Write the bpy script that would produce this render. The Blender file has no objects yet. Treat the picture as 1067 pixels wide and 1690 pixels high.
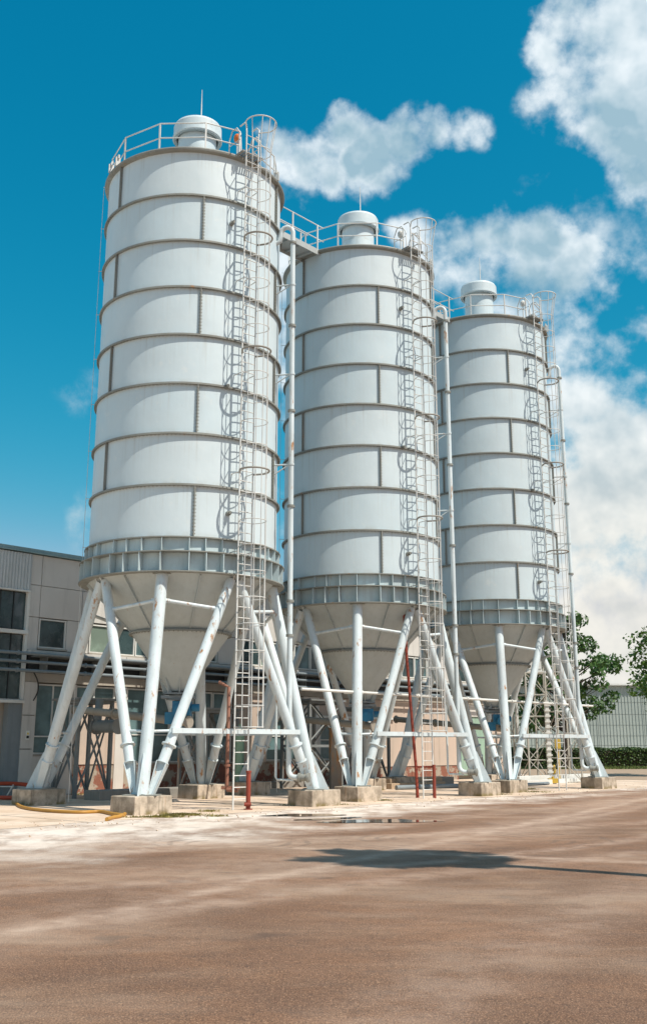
import bpy, math, random
import numpy as np
R_ = math.radians
random.seed(7); rng = np.random.default_rng(7)
S = bpy.context.scene
COL = S.collection

# ------------------------------------------------------------------ camera, sky, sun, exposure
CAM_H = 1.613
PITCH = 0.2485
FPX = 1706.4
cd = bpy.data.cameras.new('camera'); cam = bpy.data.objects.new('camera', cd); COL.objects.link(cam)
cam.location = (0, 0, CAM_H); cam.rotation_euler = (math.pi/2 + PITCH, 0, 0)
cd.sensor_fit = 'HORIZONTAL'; cd.sensor_width = 36.0; cd.lens = 36.0*FPX/1067.0
cd.shift_y = -45.0/1067.0; cd.shift_x = 0.0
cd.clip_start = 0.1; cd.clip_end = 5000
S.camera = cam

SUN_AZ = 55.0       # degrees from -Y towards +X
SUN_EL = 56.5
sa, se = R_(SUN_AZ), R_(SUN_EL)
SUN_DIR = (math.sin(sa)*math.cos(se), -math.cos(sa)*math.cos(se), math.sin(se))
ld = bpy.data.lights.new('sun', 'SUN'); sun = bpy.data.objects.new('sun', ld); COL.objects.link(sun)
ld.energy = 4.9; ld.angle = R_(0.53); ld.color = (1.0, 0.935, 0.83)
sun.rotation_euler = (math.pi/2 - se, 0, sa)      # -Z axis points away from the sun

S.view_settings.view_transform = 'Standard'; S.view_settings.look = 'None'
S.view_settings.exposure = 0.18; S.view_settings.gamma = 1.0; S.view_settings.use_curve_mapping = False

def pxdir(u, v):
    a = (u-533.5)/FPX; b = -(v-800.0)/FPX; c, s = math.cos(PITCH), math.sin(PITCH)
    q = np.array([a, c-s*b, s+c*b]); return q/np.linalg.norm(q)

W = bpy.data.worlds.new('World'); S.world = W; W.use_nodes = True
def build_world():
    nt = W.node_tree; N = nt.nodes; L = nt.links; N.clear()
    def nd(t, **k):
        n = N.new(t)
        for a, b in k.items(): setattr(n, a, b)
        return n
    def math_(op, a, b=None, clamp=False):
        n = nd('ShaderNodeMath', operation=op, use_clamp=clamp)
        for i, x in enumerate((a, b)):
            if x is None: continue
            if isinstance(x, (int, float)): n.inputs[i].default_value = x
            else: L.new(x, n.inputs[i])
        return n.outputs[0]
    def mrange(x, a, b, c=0., d=1., smooth=True):
        n = nd('ShaderNodeMapRange', interpolation_type='SMOOTHSTEP' if smooth else 'LINEAR')
        L.new(x, n.inputs[0]); n.inputs[1].default_value = a; n.inputs[2].default_value = b
        n.inputs[3].default_value = c; n.inputs[4].default_value = d
        return n.outputs[0]
    def mixc(f, a, b):
        n = nd('ShaderNodeMix', data_type='RGBA')
        if isinstance(f, (int, float)): n.inputs[0].default_value = f
        else: L.new(f, n.inputs[0])
        for i, x in ((6, a), (7, b)):
            if isinstance(x, tuple): n.inputs[i].default_value = (*x, 1)
            else: L.new(x, n.inputs[i])
        return n.outputs[2]
    def noise(vec, scale, detail, rough=0.55, w=None, dist=0.0):
        n = nd('ShaderNodeTexNoise'); L.new(vec, n.inputs['Vector']); n.inputs['Scale'].default_value = scale
        n.inputs['Detail'].default_value = detail; n.inputs['Roughness'].default_value = rough
        n.inputs['Distortion'].default_value = dist
        return n
    sky = nd('ShaderNodeTexSky', sky_type='NISHITA'); sky.sun_disc = False
    sky.sun_elevation = se
    # Blender's sky rotation: 0 = +Y, clockwise seen from above
    sky.sun_rotation = math.atan2(SUN_DIR[0], SUN_DIR[1])
    sky.air_density = 1.0; sky.dust_density = 0.6; sky.ozone_density = 3.0; sky.altitude = 100
    tint = nd('ShaderNodeMix', data_type='RGBA', blend_type='MULTIPLY'); tint.inputs[0].default_value = 1
    L.new(sky.outputs[0], tint.inputs[6]); tint.inputs[7].default_value = (0.42, 1.12, 1.16, 1)
    sc3 = nd('ShaderNodeSeparateColor'); L.new(tint.outputs[2], sc3.inputs[0])
    redc = math_('MINIMUM', math_('MULTIPLY', math_('POWER', sc3.outputs[0], 4.5), 1.57), math_('MULTIPLY', sc3.outputs[1], .8))
    cc3 = nd('ShaderNodeCombineColor'); L.new(redc, cc3.inputs[0]); L.new(math_('MULTIPLY', math_('POWER', sc3.outputs[1], .87), 1.07), cc3.inputs[1]); L.new(math_('MULTIPLY', math_('POWER', sc3.outputs[2], .68), 1.44), cc3.inputs[2])
    tc = nd('ShaderNodeTexCoord'); D = tc.outputs['Generated']
    nrm = nd('ShaderNodeVectorMath', operation='NORMALIZE'); L.new(D, nrm.inputs[0]); D = nrm.outputs[0]
    sep = nd('ShaderNodeSeparateXYZ'); L.new(D, sep.inputs[0])
    # wisps: warp the lookup so the outlines break up
    wn = noise(D, 14.0, 6, 0.6)
    wsub = nd('ShaderNodeVectorMath', operation='SUBTRACT'); L.new(wn.outputs['Color'], wsub.inputs[0]); wsub.inputs[1].default_value = (.5, .5, .5)
    wsc = nd('ShaderNodeVectorMath', operation='SCALE'); L.new(wsub.outputs[0], wsc.inputs[0]); wsc.inputs['Scale'].default_value = 0.04
    wadd = nd('ShaderNodeVectorMath', operation='ADD'); L.new(D, wadd.inputs[0]); L.new(wsc.outputs[0], wadd.inputs[1])
    wnm = nd('ShaderNodeVectorMath', operation='NORMALIZE'); L.new(wadd.outputs[0], wnm.inputs[0]); DW = wnm.outputs[0]
    blobs = [   # each is a direction (given through the lens model), an angular radius and a weight
        (462,240,36,.8),(515,262,40,.85),(490,225,30,.55),(572,212,38,1.1),(610,245,46,1.15),(655,228,44,1.1),(640,275,36,.9),(705,205,34,.95),(685,245,28,.7),(745,210,26,.65),(775,212,24,.55),(800,205,16,.5),(792,226,14,.4),(600,205,30,.9),(540,240,34,.8),(560,182,22,.95),(500,330,40,.42),(550,290,32,.8),(600,300,26,.6),
        (940,30,42,1.1),(912,80,34,1.0),(1005,60,75,1.1),(985,135,72,1.1),(1060,130,110,1.2),(905,165,36,.7),(1010,225,52,1),(1080,220,85,1.1),(1067,10,90,1.1),(960,215,40,.6),
        (690,375,40,.8),(725,365,34,.7),(750,395,52,.9),(720,480,50,.6),(1000,450,46,.6),(815,395,55,.95),(885,400,52,1),(940,445,55,1),(990,480,40,.8),(765,455,60,.8),(870,465,70,.95),(940,510,60,.75),(705,430,45,.7),(880,330,30,.4),(900,440,150,.38),(1010,520,110,.5),(1040,430,60,.36),(720,560,90,.35),(830,520,80,.55),
        (975,655,62,1),(1050,660,70,.85),(1010,740,90,1.2),(955,810,66,1.1),(1060,800,90,1.2),(985,880,80,1.0),(1070,890,80,.95),(960,975,80,.8),(1045,1065,110,1.1),(1010,1170,120,1.0),(1080,980,90,.95),(1000,1010,80,.9),(965,1070,90,1.1),(1040,965,60,.7),(940,585,46,.8),(1010,600,50,.75),(1060,540,40,.6),
        (466,440,34,.75),(474,500,34,.7),(468,560,36,.7),(476,620,32,.6),(470,680,30,.4),(450,870,60,.5),(500,900,50,.5),(140,650,40,.30),(150,860,50,.30)]
    acc = None
    for (u, v, r, w) in blobs:
        c = pxdir(u, v)
        dt = nd('ShaderNodeVectorMath', operation='DOT_PRODUCT'); L.new(DW, dt.inputs[0]); dt.inputs[1].default_value = tuple(c)
        m = mrange(dt.outputs['Value'], math.cos(r*1.55/FPX), math.cos(r*.35/FPX), 0, w, smooth=False)
        acc = m if acc is None else math_('MAXIMUM', acc, m)
    # scattered fair-weather cloud over the rest of the dome
    big = noise(D, 2.2, 3, 0.5)
    gen = mrange(big.outputs['Fac'], 0.50, 0.66, 0, .8)
    dtc = nd('ShaderNodeVectorMath', operation='DOT_PRODUCT'); L.new(D, dtc.inputs[0]); dtc.inputs[1].default_value = tuple(pxdir(533, 760))
    away = mrange(dtc.outputs['Value'], math.cos(R_(37)), math.cos(R_(52)), 0, 1)
    gen = math_('MULTIPLY', gen, away)
    acc = math_('MAXIMUM', acc, gen)
    det = noise(D, 15.5, 10, 0.565)
    osub = nd('ShaderNodeVectorMath', operation='ADD'); L.new(D, osub.inputs[0]); osub.inputs[1].default_value = (.006, -.004, .010)
    deto = noise(osub.outputs[0], 15.0, 4, 0.50)
    dets = noise(D, 15.0, 4, 0.50)
    det2 = noise(D, 7.0, 4, 0.5)
    dens = math_('ADD', acc, math_('MULTIPLY', math_('SUBTRACT', det.outputs['Fac'], 0.5), 3.0))
    dens = math_('ADD', dens, math_('MULTIPLY', math_('SUBTRACT', det2.outputs['Fac'], 0.5), 1.2))
    present = mrange(acc, 0.02, 0.5, 0, 1)
    cover = math_('MULTIPLY', mrange(dens, 0.26, 1.12, 0, 1), present)
    thick = mrange(math_('ADD', acc, math_('MULTIPLY', math_('SUBTRACT', det2.outputs['Fac'], 0.5), .8)), 0.6, 1.05, 0, 1)
    lown = noise(D, 5.0, 3, 0.5)
    relief = math_('MULTIPLY', math_('SUBTRACT', deto.outputs['Fac'], dets.outputs['Fac']), 3.4)
    shade = math_('MULTIPLY', thick, mrange(lown.outputs['Fac'], 0.40, 0.62, 0.25, 1.0))
    shade = math_('ADD', shade, relief, clamp=True)
    K = 10.0
    low = mrange(sep.outputs['Z'], 0.12, 0.42, 1, 0)
    bright = mixc(low, (.74*K, .80*K, .83*K), (.80*K, .77*K, .70*K))
    grey = mixc(low, (.30*K, .44*K, .52*K), (.56*K, .57*K, .55*K))
    ccol = mixc(shade, bright, grey)
    cover = math_('MULTIPLY', cover, 0.93)
    fin = mixc(cover, cc3.outputs[0], ccol)
    bg = nd('ShaderNodeBackground'); L.new(fin, bg.inputs[0]); bg.inputs[1].default_value = 0.11
    out = nd('ShaderNodeOutputWorld'); L.new(bg.outputs[0], out.inputs[0])
build_world()
W.cycles.sampling_method = 'MANUAL'; W.cycles.sample_map_resolution = 512
S.cycles.max_bounces = 6; S.cycles.diffuse_bounces = 3; S.cycles.glossy_bounces = 3
S.cycles.transmission_bounces = 3; S.cycles.transparent_max_bounces = 6
S.cycles.use_denoising = True

# ------------------------------------------------------------------ materials
class NT:
    def __init__(s, name):
        s.m = bpy.data.materials.new(name); s.m.use_nodes = True
        s.t = s.m.node_tree; s.b = s.t.nodes['Principled BSDF']
        g = s.t.nodes.new('ShaderNodeNewGeometry'); s.P = g.outputs['Position']
    def link(s, a, b): s.t.links.new(a, b)
    def n(s, t, **k):
        x = s.t.nodes.new(t)
        for a, b in k.items(): setattr(x, a, b)
        return x
    def noise(s, scale, detail=4, rough=.55, vs=None, off=None, dist=0.):
        v = s.P
        if vs is not None or off is not None:
            mp = s.n('ShaderNodeMapping'); s.link(v, mp.inputs[0])
            if vs is not None: mp.inputs['Scale'].default_value = vs
            if off is not None: mp.inputs['Location'].default_value = off
            v = mp.outputs[0]
        x = s.n('ShaderNodeTexNoise'); s.link(v, x.inputs['Vector'])
        x.inputs['Scale'].default_value = scale; x.inputs['Detail'].default_value = detail
        x.inputs['Roughness'].default_value = rough; x.inputs['Distortion'].default_value = dist
        return x.outputs['Fac']
    def rng(s, x, a, b, c=0., d=1., smooth=True):
        m = s.n('ShaderNodeMapRange', interpolation_type='SMOOTHSTEP' if smooth else 'LINEAR'); s.link(x, m.inputs[0])
        for i, v in zip((1, 2, 3, 4), (a, b, c, d)): m.inputs[i].default_value = v
        return m.outputs[0]
    def math(s, op, a, b=None, clamp=False):
        m = s.n('ShaderNodeMath', operation=op, use_clamp=clamp)
        for i, x in enumerate((a, b)):
            if x is None: continue
            if isinstance(x, (int, float)): m.inputs[i].default_value = x
            else: s.link(x, m.inputs[i])
        return m.outputs[0]
    def mix(s, f, a, b):
        m = s.n('ShaderNodeMix', data_type='RGBA')
        if isinstance(f, (int, float)): m.inputs[0].default_value = f
        else: s.link(f, m.inputs[0])
        for i, x in ((6, a), (7, b)):
            if isinstance(x, tuple): m.inputs[i].default_value = (*x, 1)
            else: s.link(x, m.inputs[i])
        return m.outputs[2]
    def base(s, x):
        if isinstance(x, tuple): s.b.inputs['Base Color'].default_value = (*x, 1)
        else: s.link(x, s.b.inputs['Base Color'])
    def rough(s, x):
        if isinstance(x, (int, float)): s.b.inputs['Roughness'].default_value = x
        else: s.link(x, s.b.inputs['Roughness'])
    def bump(s, h, strength=.3, dist=.01):
        b = s.n('ShaderNodeBump'); b.inputs['Strength'].default_value = strength; b.inputs['Distance'].default_value = dist
        s.link(h, b.inputs['Height']); s.link(b.outputs[0], s.b.inputs['Normal'])

def painted(name, col, dirt, rough=.45, rust=0., big=.5, streak=.5, rustscale=3., bump=.15, metal=0.):
    m = NT(name)
    a = m.rng(m.noise(big, 5, .6), .35, .7)
    st = m.rng(m.noise(1., 5, .6, vs=(7, 7, .35)), .45, .8)
    c = m.mix(m.math('MULTIPLY', a, .55), col, dirt)
    c = m.mix(m.math('MULTIPLY', st, streak), c, dirt)
    fine = m.rng(m.noise(28, 3, .6), .35, .75)
    c = m.mix(m.math('MULTIPLY', fine, .18), c, dirt)
    if rust > 0:
        rm = m.math('MULTIPLY', m.rng(m.noise(rustscale, 7, .7, vs=(1.6, 1.6, .45), off=(3, 1, 7)), .64-rust*.12, .72-rust*.1), m.rng(m.noise(.9, 2, .5, off=(9, 2, 1)), .40, .62))
        rc = m.mix(m.noise(12, 4), (.22, .085, .025), (.50, .26, .09))
        c = m.mix(rm, c, rc)
    m.base(c); m.rough(m.rng(m.noise(6, 3), .3, .7, rough-.06, rough+.14))
    m.b.inputs['Metallic'].default_value = metal
    m.bump(m.noise(3.0, 4, .5), bump, .012)
    return m.m
M = {}
def shell_mat():
    m = NT('silo_paint')
    oi = m.n('ShaderNodeObjectInfo'); sp = m.n('ShaderNodeSeparateXYZ'); m.link(m.P, sp.inputs[0])
    c = m.mix(oi.outputs['Random'], (.535, .64, .68), (.595, .675, .70))
    c = m.mix(m.math('MULTIPLY', m.rng(m.noise(.45, 5, .6), .38, .70), .35), c, (.50, .555, .565))
    # dust and dirt runs that start under each ring seam
    zz = m.math('FRACT', m.math('DIVIDE', m.math('SUBTRACT', sp.outputs['Z'], 7.24), 1.5))
    runs = m.rng(m.noise(1., 5, .65, vs=(9, 9, .25)), .50, .74)
    c = m.mix(m.math('MULTIPLY', m.math('MULTIPLY', runs, m.rng(zz, .25, 1.0, .15, 1)), .55), c, (.43, .45, .42))
    lo = m.math('MULTIPLY', m.rng(zz, .0, .14, 1, 0), m.rng(m.noise(3., 5, .65), .38, .62))
    c = m.mix(m.math('MULTIPLY', lo, .45), c, (.44, .44, .39))
    # cement bloom and scuffed spots
    c = m.mix(m.math('MULTIPLY', m.rng(m.noise(2.1, 7, .72, off=(2, 5, 8)), .58, .72), .35), c, (.74, .74, .70))
    sp2 = m.math('MULTIPLY', m.rng(m.noise(11, 5, .7, off=(8, 5, 2)), .70, .76), m.rng(m.noise(.6, 2), .5, .6))
    c = m.mix(m.math('MULTIPLY', sp2, .7), c, (.25, .20, .14))
    rs = m.math('MULTIPLY', m.rng(m.noise(1., 6, .7, vs=(5, 5, .5), off=(1, 8, 3)), .70, .76), m.rng(zz, .55, 1., 0, 1))
    c = m.mix(m.math('MULTIPLY', rs, .6), c, (.36, .22, .12))
    m.base(c); m.rough(m.rng(m.noise(1.5, 4), .3, .7, .34, .58))
    h = m.math('ADD', m.noise(1.1, 3, .5, vs=(1, 1, .8)), m.math('MULTIPLY', m.noise(14, 3), .05)); m.bump(h, .55, .03)
    return m.m
M['shell'] = shell_mat()
M['flange'] = painted('flange_paint', (.27, .28, .255), (.15, .145, .125), .6, rust=.35, streak=.4, rustscale=4)
M['ring'] = painted('ring_beam_paint', (.54, .66, .69), (.33, .37, .36), .45, rust=.12, streak=.6, rustscale=2)
M['cone'] = painted('cone_paint', (.44, .49, .49), (.32, .345, .33), .5, rust=.03, streak=.45)
M['leg'] = painted('leg_paint', (.63, .71, .735), (.42, .46, .46), .42, rust=.72, streak=.55, rustscale=4.2)
M['rail'] = painted('galvanised_rail', (.72, .72, .69), (.36, .36, .34), .45, rust=.30, streak=.2, rustscale=7)
M['hoop'] = painted('weathered_hoop', (.34, .33, .30), (.20, .18, .15), .6, rust=.30, rustscale=7)
M['roof'] = painted('roof_sheet', (.45, .48, .48), (.32, .34, .33), .5)
M['blue'] = painted('blue_motor_paint', (.02, .20, .36), (.02, .10, .18), .45, rust=.1)
M['red'] = painted('red_oxide', (.28, .045, .022), (.13, .03, .02), .6, rust=.1)
M['rustpipe'] = painted('rusty_orange', (.26, .11, .07), (.15, .08, .055), .7, rust=.4)
M['yellow'] = painted('yellow_paint', (.55, .38, .05), (.45, .28, .03), .5)
M['lattice'] = painted('lattice_paint', (.44, .43, .38), (.28, .25, .2), .6, rust=.5, rustscale=5)
M['orange'] = painted('orange_lamp', (.75, .20, .03), (.5, .12, .03), .35)
M['green'] = painted('green_paint', (.26, .42, .30), (.17, .27, .19), .5, rust=.05)
M['greensheet'] = painted('pale_green_door_paint', (.30, .44, .34), (.22, .32, .25), .6)
M['greysteel'] = painted('grey_frame_steel', (.22, .24, .24), (.13, .13, .12), .6, rust=.4)
M['rusted'] = painted('rusted_plate', (.26, .24, .20), (.16, .12, .09), .7, rust=1.3, rustscale=2)
M['farclad'] = painted('far_cladding_paint', (.34, .385, .355), (.27, .315, .29), .6, big=.2, streak=.15)
M['white'] = painted('white_frame_paint', (.72, .72, .68), (.5, .49, .45), .5)
M['corr'] = painted('corrugated_white', (.50, .53, .53), (.36, .38, .38), .5)
M['teal'] = painted('teal_parapet', (.24, .36, .38), (.16, .25, .26), .5)
M['bark'] = painted('bark', (.07, .05, .038), (.035, .025, .02), .9)
M['timber'] = painted('timber', (.45, .33, .22), (.28, .2, .13), .8)
M['conveyor'] = painted('dusty_conveyor', (.34, .31, .26), (.22, .19, .15), .7, rust=.3)
M['darkmetal'] = painted('dark_metal', (.035, .04, .042), (.02, .022, .024), .6)
M['greypipe'] = painted('grey_pipe', (.22, .26, .28), (.14, .16, .17), .5)
M['paleconc'] = painted('concrete_ledge', (.30, .28, .25), (.18, .17, .15), .85)

def panel_mat(name, a, b, stain):
    m = NT(name)
    c = m.mix(m.rng(m.noise(.5, 4), .35, .65), a, b)
    c = m.mix(m.math('MULTIPLY', m.rng(m.noise(1., 5, .6, vs=(3, 3, .3)), .5, .8), .6), c, stain)
    c = m.mix(m.math('MULTIPLY', m.noise(60, 2), .2), c, stain)
    m.base(c); m.rough(.85); m.bump(m.noise(50, 4), .35, .006); return m.m
M['panel'] = panel_mat('concrete_panel', (.64, .615, .575), (.57, .545, .505), (.36, .34, .31))
M['plaster'] = panel_mat('pink_plaster', (.56, .44, .36), (.50, .41, .34), (.33, .26, .2))
M['lintel'] = panel_mat('lintel_concrete', (.42, .38, .32), (.36, .32, .27), (.2, .18, .15))
def brick_plinth():
    m = NT('broken_plinth')
    f = m.rng(m.noise(1.6, 6, .7), .47, .53)
    br = m.mix(m.noise(14, 3), (.30, .10, .06), (.16, .08, .055))
    c = m.mix(f, m.mix(m.noise(3, 4), (.42, .36, .29), (.27, .23, .18)), br)
    m.base(c); m.rough(.9); m.bump(m.noise(9, 6, .7), .8, .03); return m.m
M['plinth'] = brick_plinth()
def footing_mat():
    m = NT('footing_concrete')
    z = m.n('ShaderNodeSeparateXYZ'); m.link(m.P, z.inputs[0])
    c = m.mix(m.rng(m.noise(3, 6, .65), .35, .68), (.55, .46, .36), (.28, .23, .175))
    st = m.rng(m.noise(1., 5, .6, vs=(6, 6, .8)), .52, .72)
    c = m.mix(m.math('MULTIPLY', st, .8), c, (.12, .10, .075))
    c = m.mix(m.math('MULTIPLY', m.rng(m.noise(.8, 4, .6, off=(3, 3, 3)), .5, .62), .5), c, (.20, .165, .12))
    c = m.mix(m.math('MULTIPLY', m.rng(m.noise(1., 4, .6, vs=(8, 8, .6), off=(1, 1, 1)), .62, .70), .6), c, (.34, .19, .09))
    moss = m.math('MULTIPLY', m.rng(z.outputs['Z'], .02, .16, 1, 0), m.rng(m.noise(3, 4), .45, .62))
    c = m.mix(m.math('MULTIPLY', moss, .8), c, (.17, .13, .035))
    m.base(c); m.rough(.9); m.bump(m.noise(30, 6, .65), .6, .01); return m.m
M['footing'] = footing_mat()

def glass(name, col, rough=.12):
    m = NT(name); c = m.mix(m.rng(m.noise(1.2, 4), .35, .7), col, tuple(x*1.9+.01 for x in col))
    m.base(c); m.rough(m.rng(m.noise(3, 4), .3, .7, rough, rough+.25)); m.b.inputs['Specular IOR Level'].default_value = .6
    return m.m
M['glass'] = glass('dark_glass', (.022, .04, .042))
M['glassgreen'] = glass('dusty_green_glass', (.15, .20, .16), .4)
M['glassteal'] = glass('dusty_teal_glazing', (.07, .12, .125), .3)

def hose_mat(name, a, b):
    m = NT(name); m.base(m.mix(m.noise(6, 4), a, b)); m.rough(.55); return m.m
M['hoseY'] = hose_mat('yellow_hose', (.52, .26, .03), (.34, .17, .04))
M['hoseR'] = hose_mat('red_hose', (.50, .06, .02), (.30, .05, .025))
def plain(name, c, r=.6):
    m = NT(name); m.base(c); m.rough(r); return m.m
M['black'] = plain('black_rubber', (.02, .02, .02)); M['signwhite'] = plain('sign_white', (.75, .75, .7)); M['signyellow'] = plain('sign_yellow', (.75, .55, .05)); M['signblack'] = plain('sign_black', (.03, .03, .03))

def leaf_mat(name, a, b, c3):
    m = NT(name); oi = m.noise(.9, 3); o2 = m.noise(7, 2)
    c = m.mix(m.rng(oi, .38, .62), a, b); c = m.mix(m.rng(o2, .45, .7), c, c3)
    m.base(c); m.rough(.55)
    tr = m.n('ShaderNodeBsdfTranslucent'); m.link(c, tr.inputs[0])
    mx = m.n('ShaderNodeMixShader'); mx.inputs[0].default_value = .22
    out = m.t.nodes['Material Output']; m.link(m.b.outputs[0], mx.inputs[1]); m.link(tr.outputs[0], mx.inputs[2]); m.link(mx.outputs[0], out.inputs[0])
    return m.m
M['leaf'] = leaf_mat('maple_leaf', (.026, .075, .018), (.055, .13, .024), (.10, .20, .032))
M['leaf2'] = leaf_mat('bright_leaf', (.035, .095, .016), (.08, .17, .022), (.14, .25, .03))
M['hedge'] = leaf_mat('hedge_leaf', (.022, .055, .015), (.045, .09, .02), (.12, .19, .035))
M['grass'] = leaf_mat('grass_blade', (.06, .11, .02), (.11, .16, .03), (.2, .2, .06))
M['moss'] = leaf_mat('dry_moss', (.10, .09, .02), (.20, .17, .03), (.32, .26, .06))

# row frame
P1 = np.array([-4.233, 30.85]); P2 = np.array([1.36, 37.136]); P3 = np.array([7.031, 43.329])
dv = np.array([.67, .742]); dv /= np.hypot(*dv); nv = np.array([-dv[1], dv[0]])   # nv points towards the factory
ROW_ANG = math.atan2(dv[1], dv[0])
def RW(s, off, z=0.):                    # s along the row from silo 1, off towards the camera side
    q = P1 + dv*s - nv*off; return (q[0], q[1], z)

def asphalt():
    m = NT('dusty_asphalt')
    # coordinates along / across the row (apron edge at off = 4)
    vr = m.n('ShaderNodeVectorMath', operation='SUBTRACT'); m.link(m.P, vr.inputs[0]); vr.inputs[1].default_value = (P1[0], P1[1], 0)
    do = m.n('ShaderNodeVectorMath', operation='DOT_PRODUCT'); m.link(vr.outputs[0], do.inputs[0]); do.inputs[1].default_value = (-nv[0], -nv[1], 0)
    ds = m.n('ShaderNodeVectorMath', operation='DOT_PRODUCT'); m.link(vr.outputs[0], ds.inputs[0]); ds.inputs[1].default_value = (dv[0], dv[1], 0)
    off, al = do.outputs['Value'], ds.outputs['Value']
    base = m.mix(m.rng(m.noise(.28, 5, .6), .35, .66), (.120, .068, .041), (.205, .118, .070))
    base = m.mix(m.math('MULTIPLY', m.rng(m.noise(2.2, 6, .7), .42, .66), .6), base, (.100, .062, .043))
    base = m.mix(m.math('MULTIPLY', m.rng(m.noise(.9, 7, .7, off=(4, 2, 0)), .50, .68), .45), base, (.27, .185, .125))
    # aggregate: pale and dark stones, three sizes
    ag = m.noise(70, 3, .7); ag2 = m.noise(30, 4, .75); ag3 = m.noise(13, 5, .75)
    base = m.mix(m.math('MULTIPLY', m.rng(ag, .50, .66), .8), base, (.36, .25, .17))
    base = m.mix(m.math('MULTIPLY', m.rng(ag, .50, .32), .85), base, (.035, .024, .020))
    base = m.mix(m.math('MULTIPLY', m.rng(ag2, .55, .68), .6), base, (.42, .30, .21))
    base = m.mix(m.math('MULTIPLY', m.rng(ag2, .45, .32), .7), base, (.045, .030, .024))
    base = m.mix(m.math('MULTIPLY', m.rng(ag3, .47, .34), .5), base, (.055, .038, .030))
    base = m.mix(m.math('MULTIPLY', m.rng(ag3, .56, .70), .4), base, (.33, .235, .165))
    # oil stains
    st = m.rng(m.noise(.7, 3, .5, off=(11, 4, 0)), .66, .72)
    base = m.mix(m.math('MULTIPLY', st, .6), base, (.06, .042, .034))
    tn = m.n('ShaderNodeMix', data_type='RGBA', blend_type='MULTIPLY'); tn.inputs[0].default_value = 1; m.link(base, tn.inputs[6]); tn.inputs[7].default_value = (1.27, 1.07, .92, 1); base = tn.outputs[2]
    # cement dust drifting off the apron, thickest by the first silo
    wob = m.math('MULTIPLY', m.math('SUBTRACT', m.noise(.35, 6, .65), .5), 9.)
    reach = m.rng(al, -14, 14, 10.5, 5.2, smooth=False)
    t = m.math('SUBTRACT', m.math('ADD', reach, wob), off)
    dust = m.rng(t, -1.2, 2.2, 0, 1)
    scuff = m.rng(m.noise(1.3, 7, .7, vs=(1, .45, 1)), .34, .58, .38, 1)
    dustc = m.mix(m.noise(.8, 5, .6), (.86, .78, .70), (.72, .60, .50))
    c = m.mix(m.math('MULTIPLY', m.math('MULTIPLY', dust, scuff), .97), base, dustc)
    # pale tyre tracks sweeping across the yard
    def track(c, p, q, bend, wdt, amt, sd):
        p = np.array(p); q = np.array(q); d = (q-p)/np.hypot(*(q-p)); nn = np.array([-d[1], d[0]])
        v = m.n('ShaderNodeVectorMath', operation='SUBTRACT'); m.link(m.P, v.inputs[0]); v.inputs[1].default_value = (*p, 0)
        a1 = m.n('ShaderNodeVectorMath', operation='DOT_PRODUCT'); m.link(v.outputs[0], a1.inputs[0]); a1.inputs[1].default_value = (*nn, 0)
        a2 = m.n('ShaderNodeVectorMath', operation='DOT_PRODUCT'); m.link(v.outputs[0], a2.inputs[0]); a2.inputs[1].default_value = (*d, 0)
        cur = m.math('MULTIPLY', m.math('MULTIPLY', a2.outputs['Value'], a2.outputs['Value']), bend)
        w2 = m.math('MULTIPLY', m.math('SUBTRACT', m.noise(.6, 3, off=(sd, 0, 0)), .5), .5)
        dist = m.math('ABSOLUTE', m.math('ADD', m.math('SUBTRACT', a1.outputs['Value'], cur), w2))
        k = m.rng(dist, 0, wdt, 1, 0)
        k = m.math('MULTIPLY', k, m.rng(m.noise(2.0, 6, .7, off=(sd, 3, 0)), .35, .65, .15, 1))
        return m.mix(m.math('MULTIPLY', k, amt), c, (.58, .42, .32))
    c = track(c, (-3.0, 9.6), (0.0, 15.2), .0, .30, .60, 1)
    c = track(c, (-3.0, 9.6), (0.0, 15.2), .0, 1.5, .28, 31)
    c = track(c, (-6.0, 12.0), (6.0, 19.0), .02, 1.8, .26, 37)
    c = track(c, (0.5, 15.0), (7.0, 19.5), .02, .45, .45, 41)
    c = track(c, (-4.0, 19.5), (0.4, 17.6), .0, .35, .6, 43)
    c = track(c, (-3.0, 9.6), (3.4, 17.4), -.012, .55, .45, 5)
    c = track(c, (-5.5, 16.5), (2.0, 18.6), .03, .5, .40, 9)
    c = track(c, (-2.0, 19.0), (6.0, 21.5), .02, .7, .40, 12)
    c = track(c, (1.0, 8.0), (8.0, 22.0), -.006, .8, .30, 17)
    c = track(c, (2.0, 24.0), (9.0, 33.0), .0, .9, .35, 23)
    # broad tan dust carried across the middle and right of the yard
    td = m.math('MULTIPLY', m.rng(m.noise(.22, 6, .62, vs=(.7, 1.6, 1), off=(2, 6, 0)), .44, .66), m.rng(m.noise(1.6, 6, .7, vs=(.5, 1.4, 1)), .3, .7, .35, 1))
    c = m.mix(m.math('MULTIPLY', td, .42), c, (.52, .385, .28))
    # arcs scuffed by turning lorries, and a few loose dark patches
    for (cx_, cy_, r0, r1, sd) in ((-1.6, 18.9, .6, 2.6, 2), (2.6, 19.8, .8, 3.4, 6)):
        v = m.n('ShaderNodeVectorMath', operation='DISTANCE'); m.link(m.P, v.inputs[0]); v.inputs[1].default_value = (cx_, cy_, 0)
        dw = m.math('ADD', v.outputs['Value'], m.math('MULTIPLY', m.noise(.9, 3, off=(sd, 0, 0)), .5))
        wv = m.rng(m.math('SINE', m.math('MULTIPLY', dw, 21.)), .1, .9, 0, 1)
        k = m.math('MULTIPLY', m.math('MULTIPLY', wv, m.rng(dw, r0, r0+.4, 0, 1)), m.rng(dw, r1-.8, r1, 1, 0))
        k = m.math('MULTIPLY', k, m.rng(m.noise(1.1, 4, off=(sd, 7, 0)), .44, .60))
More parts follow.
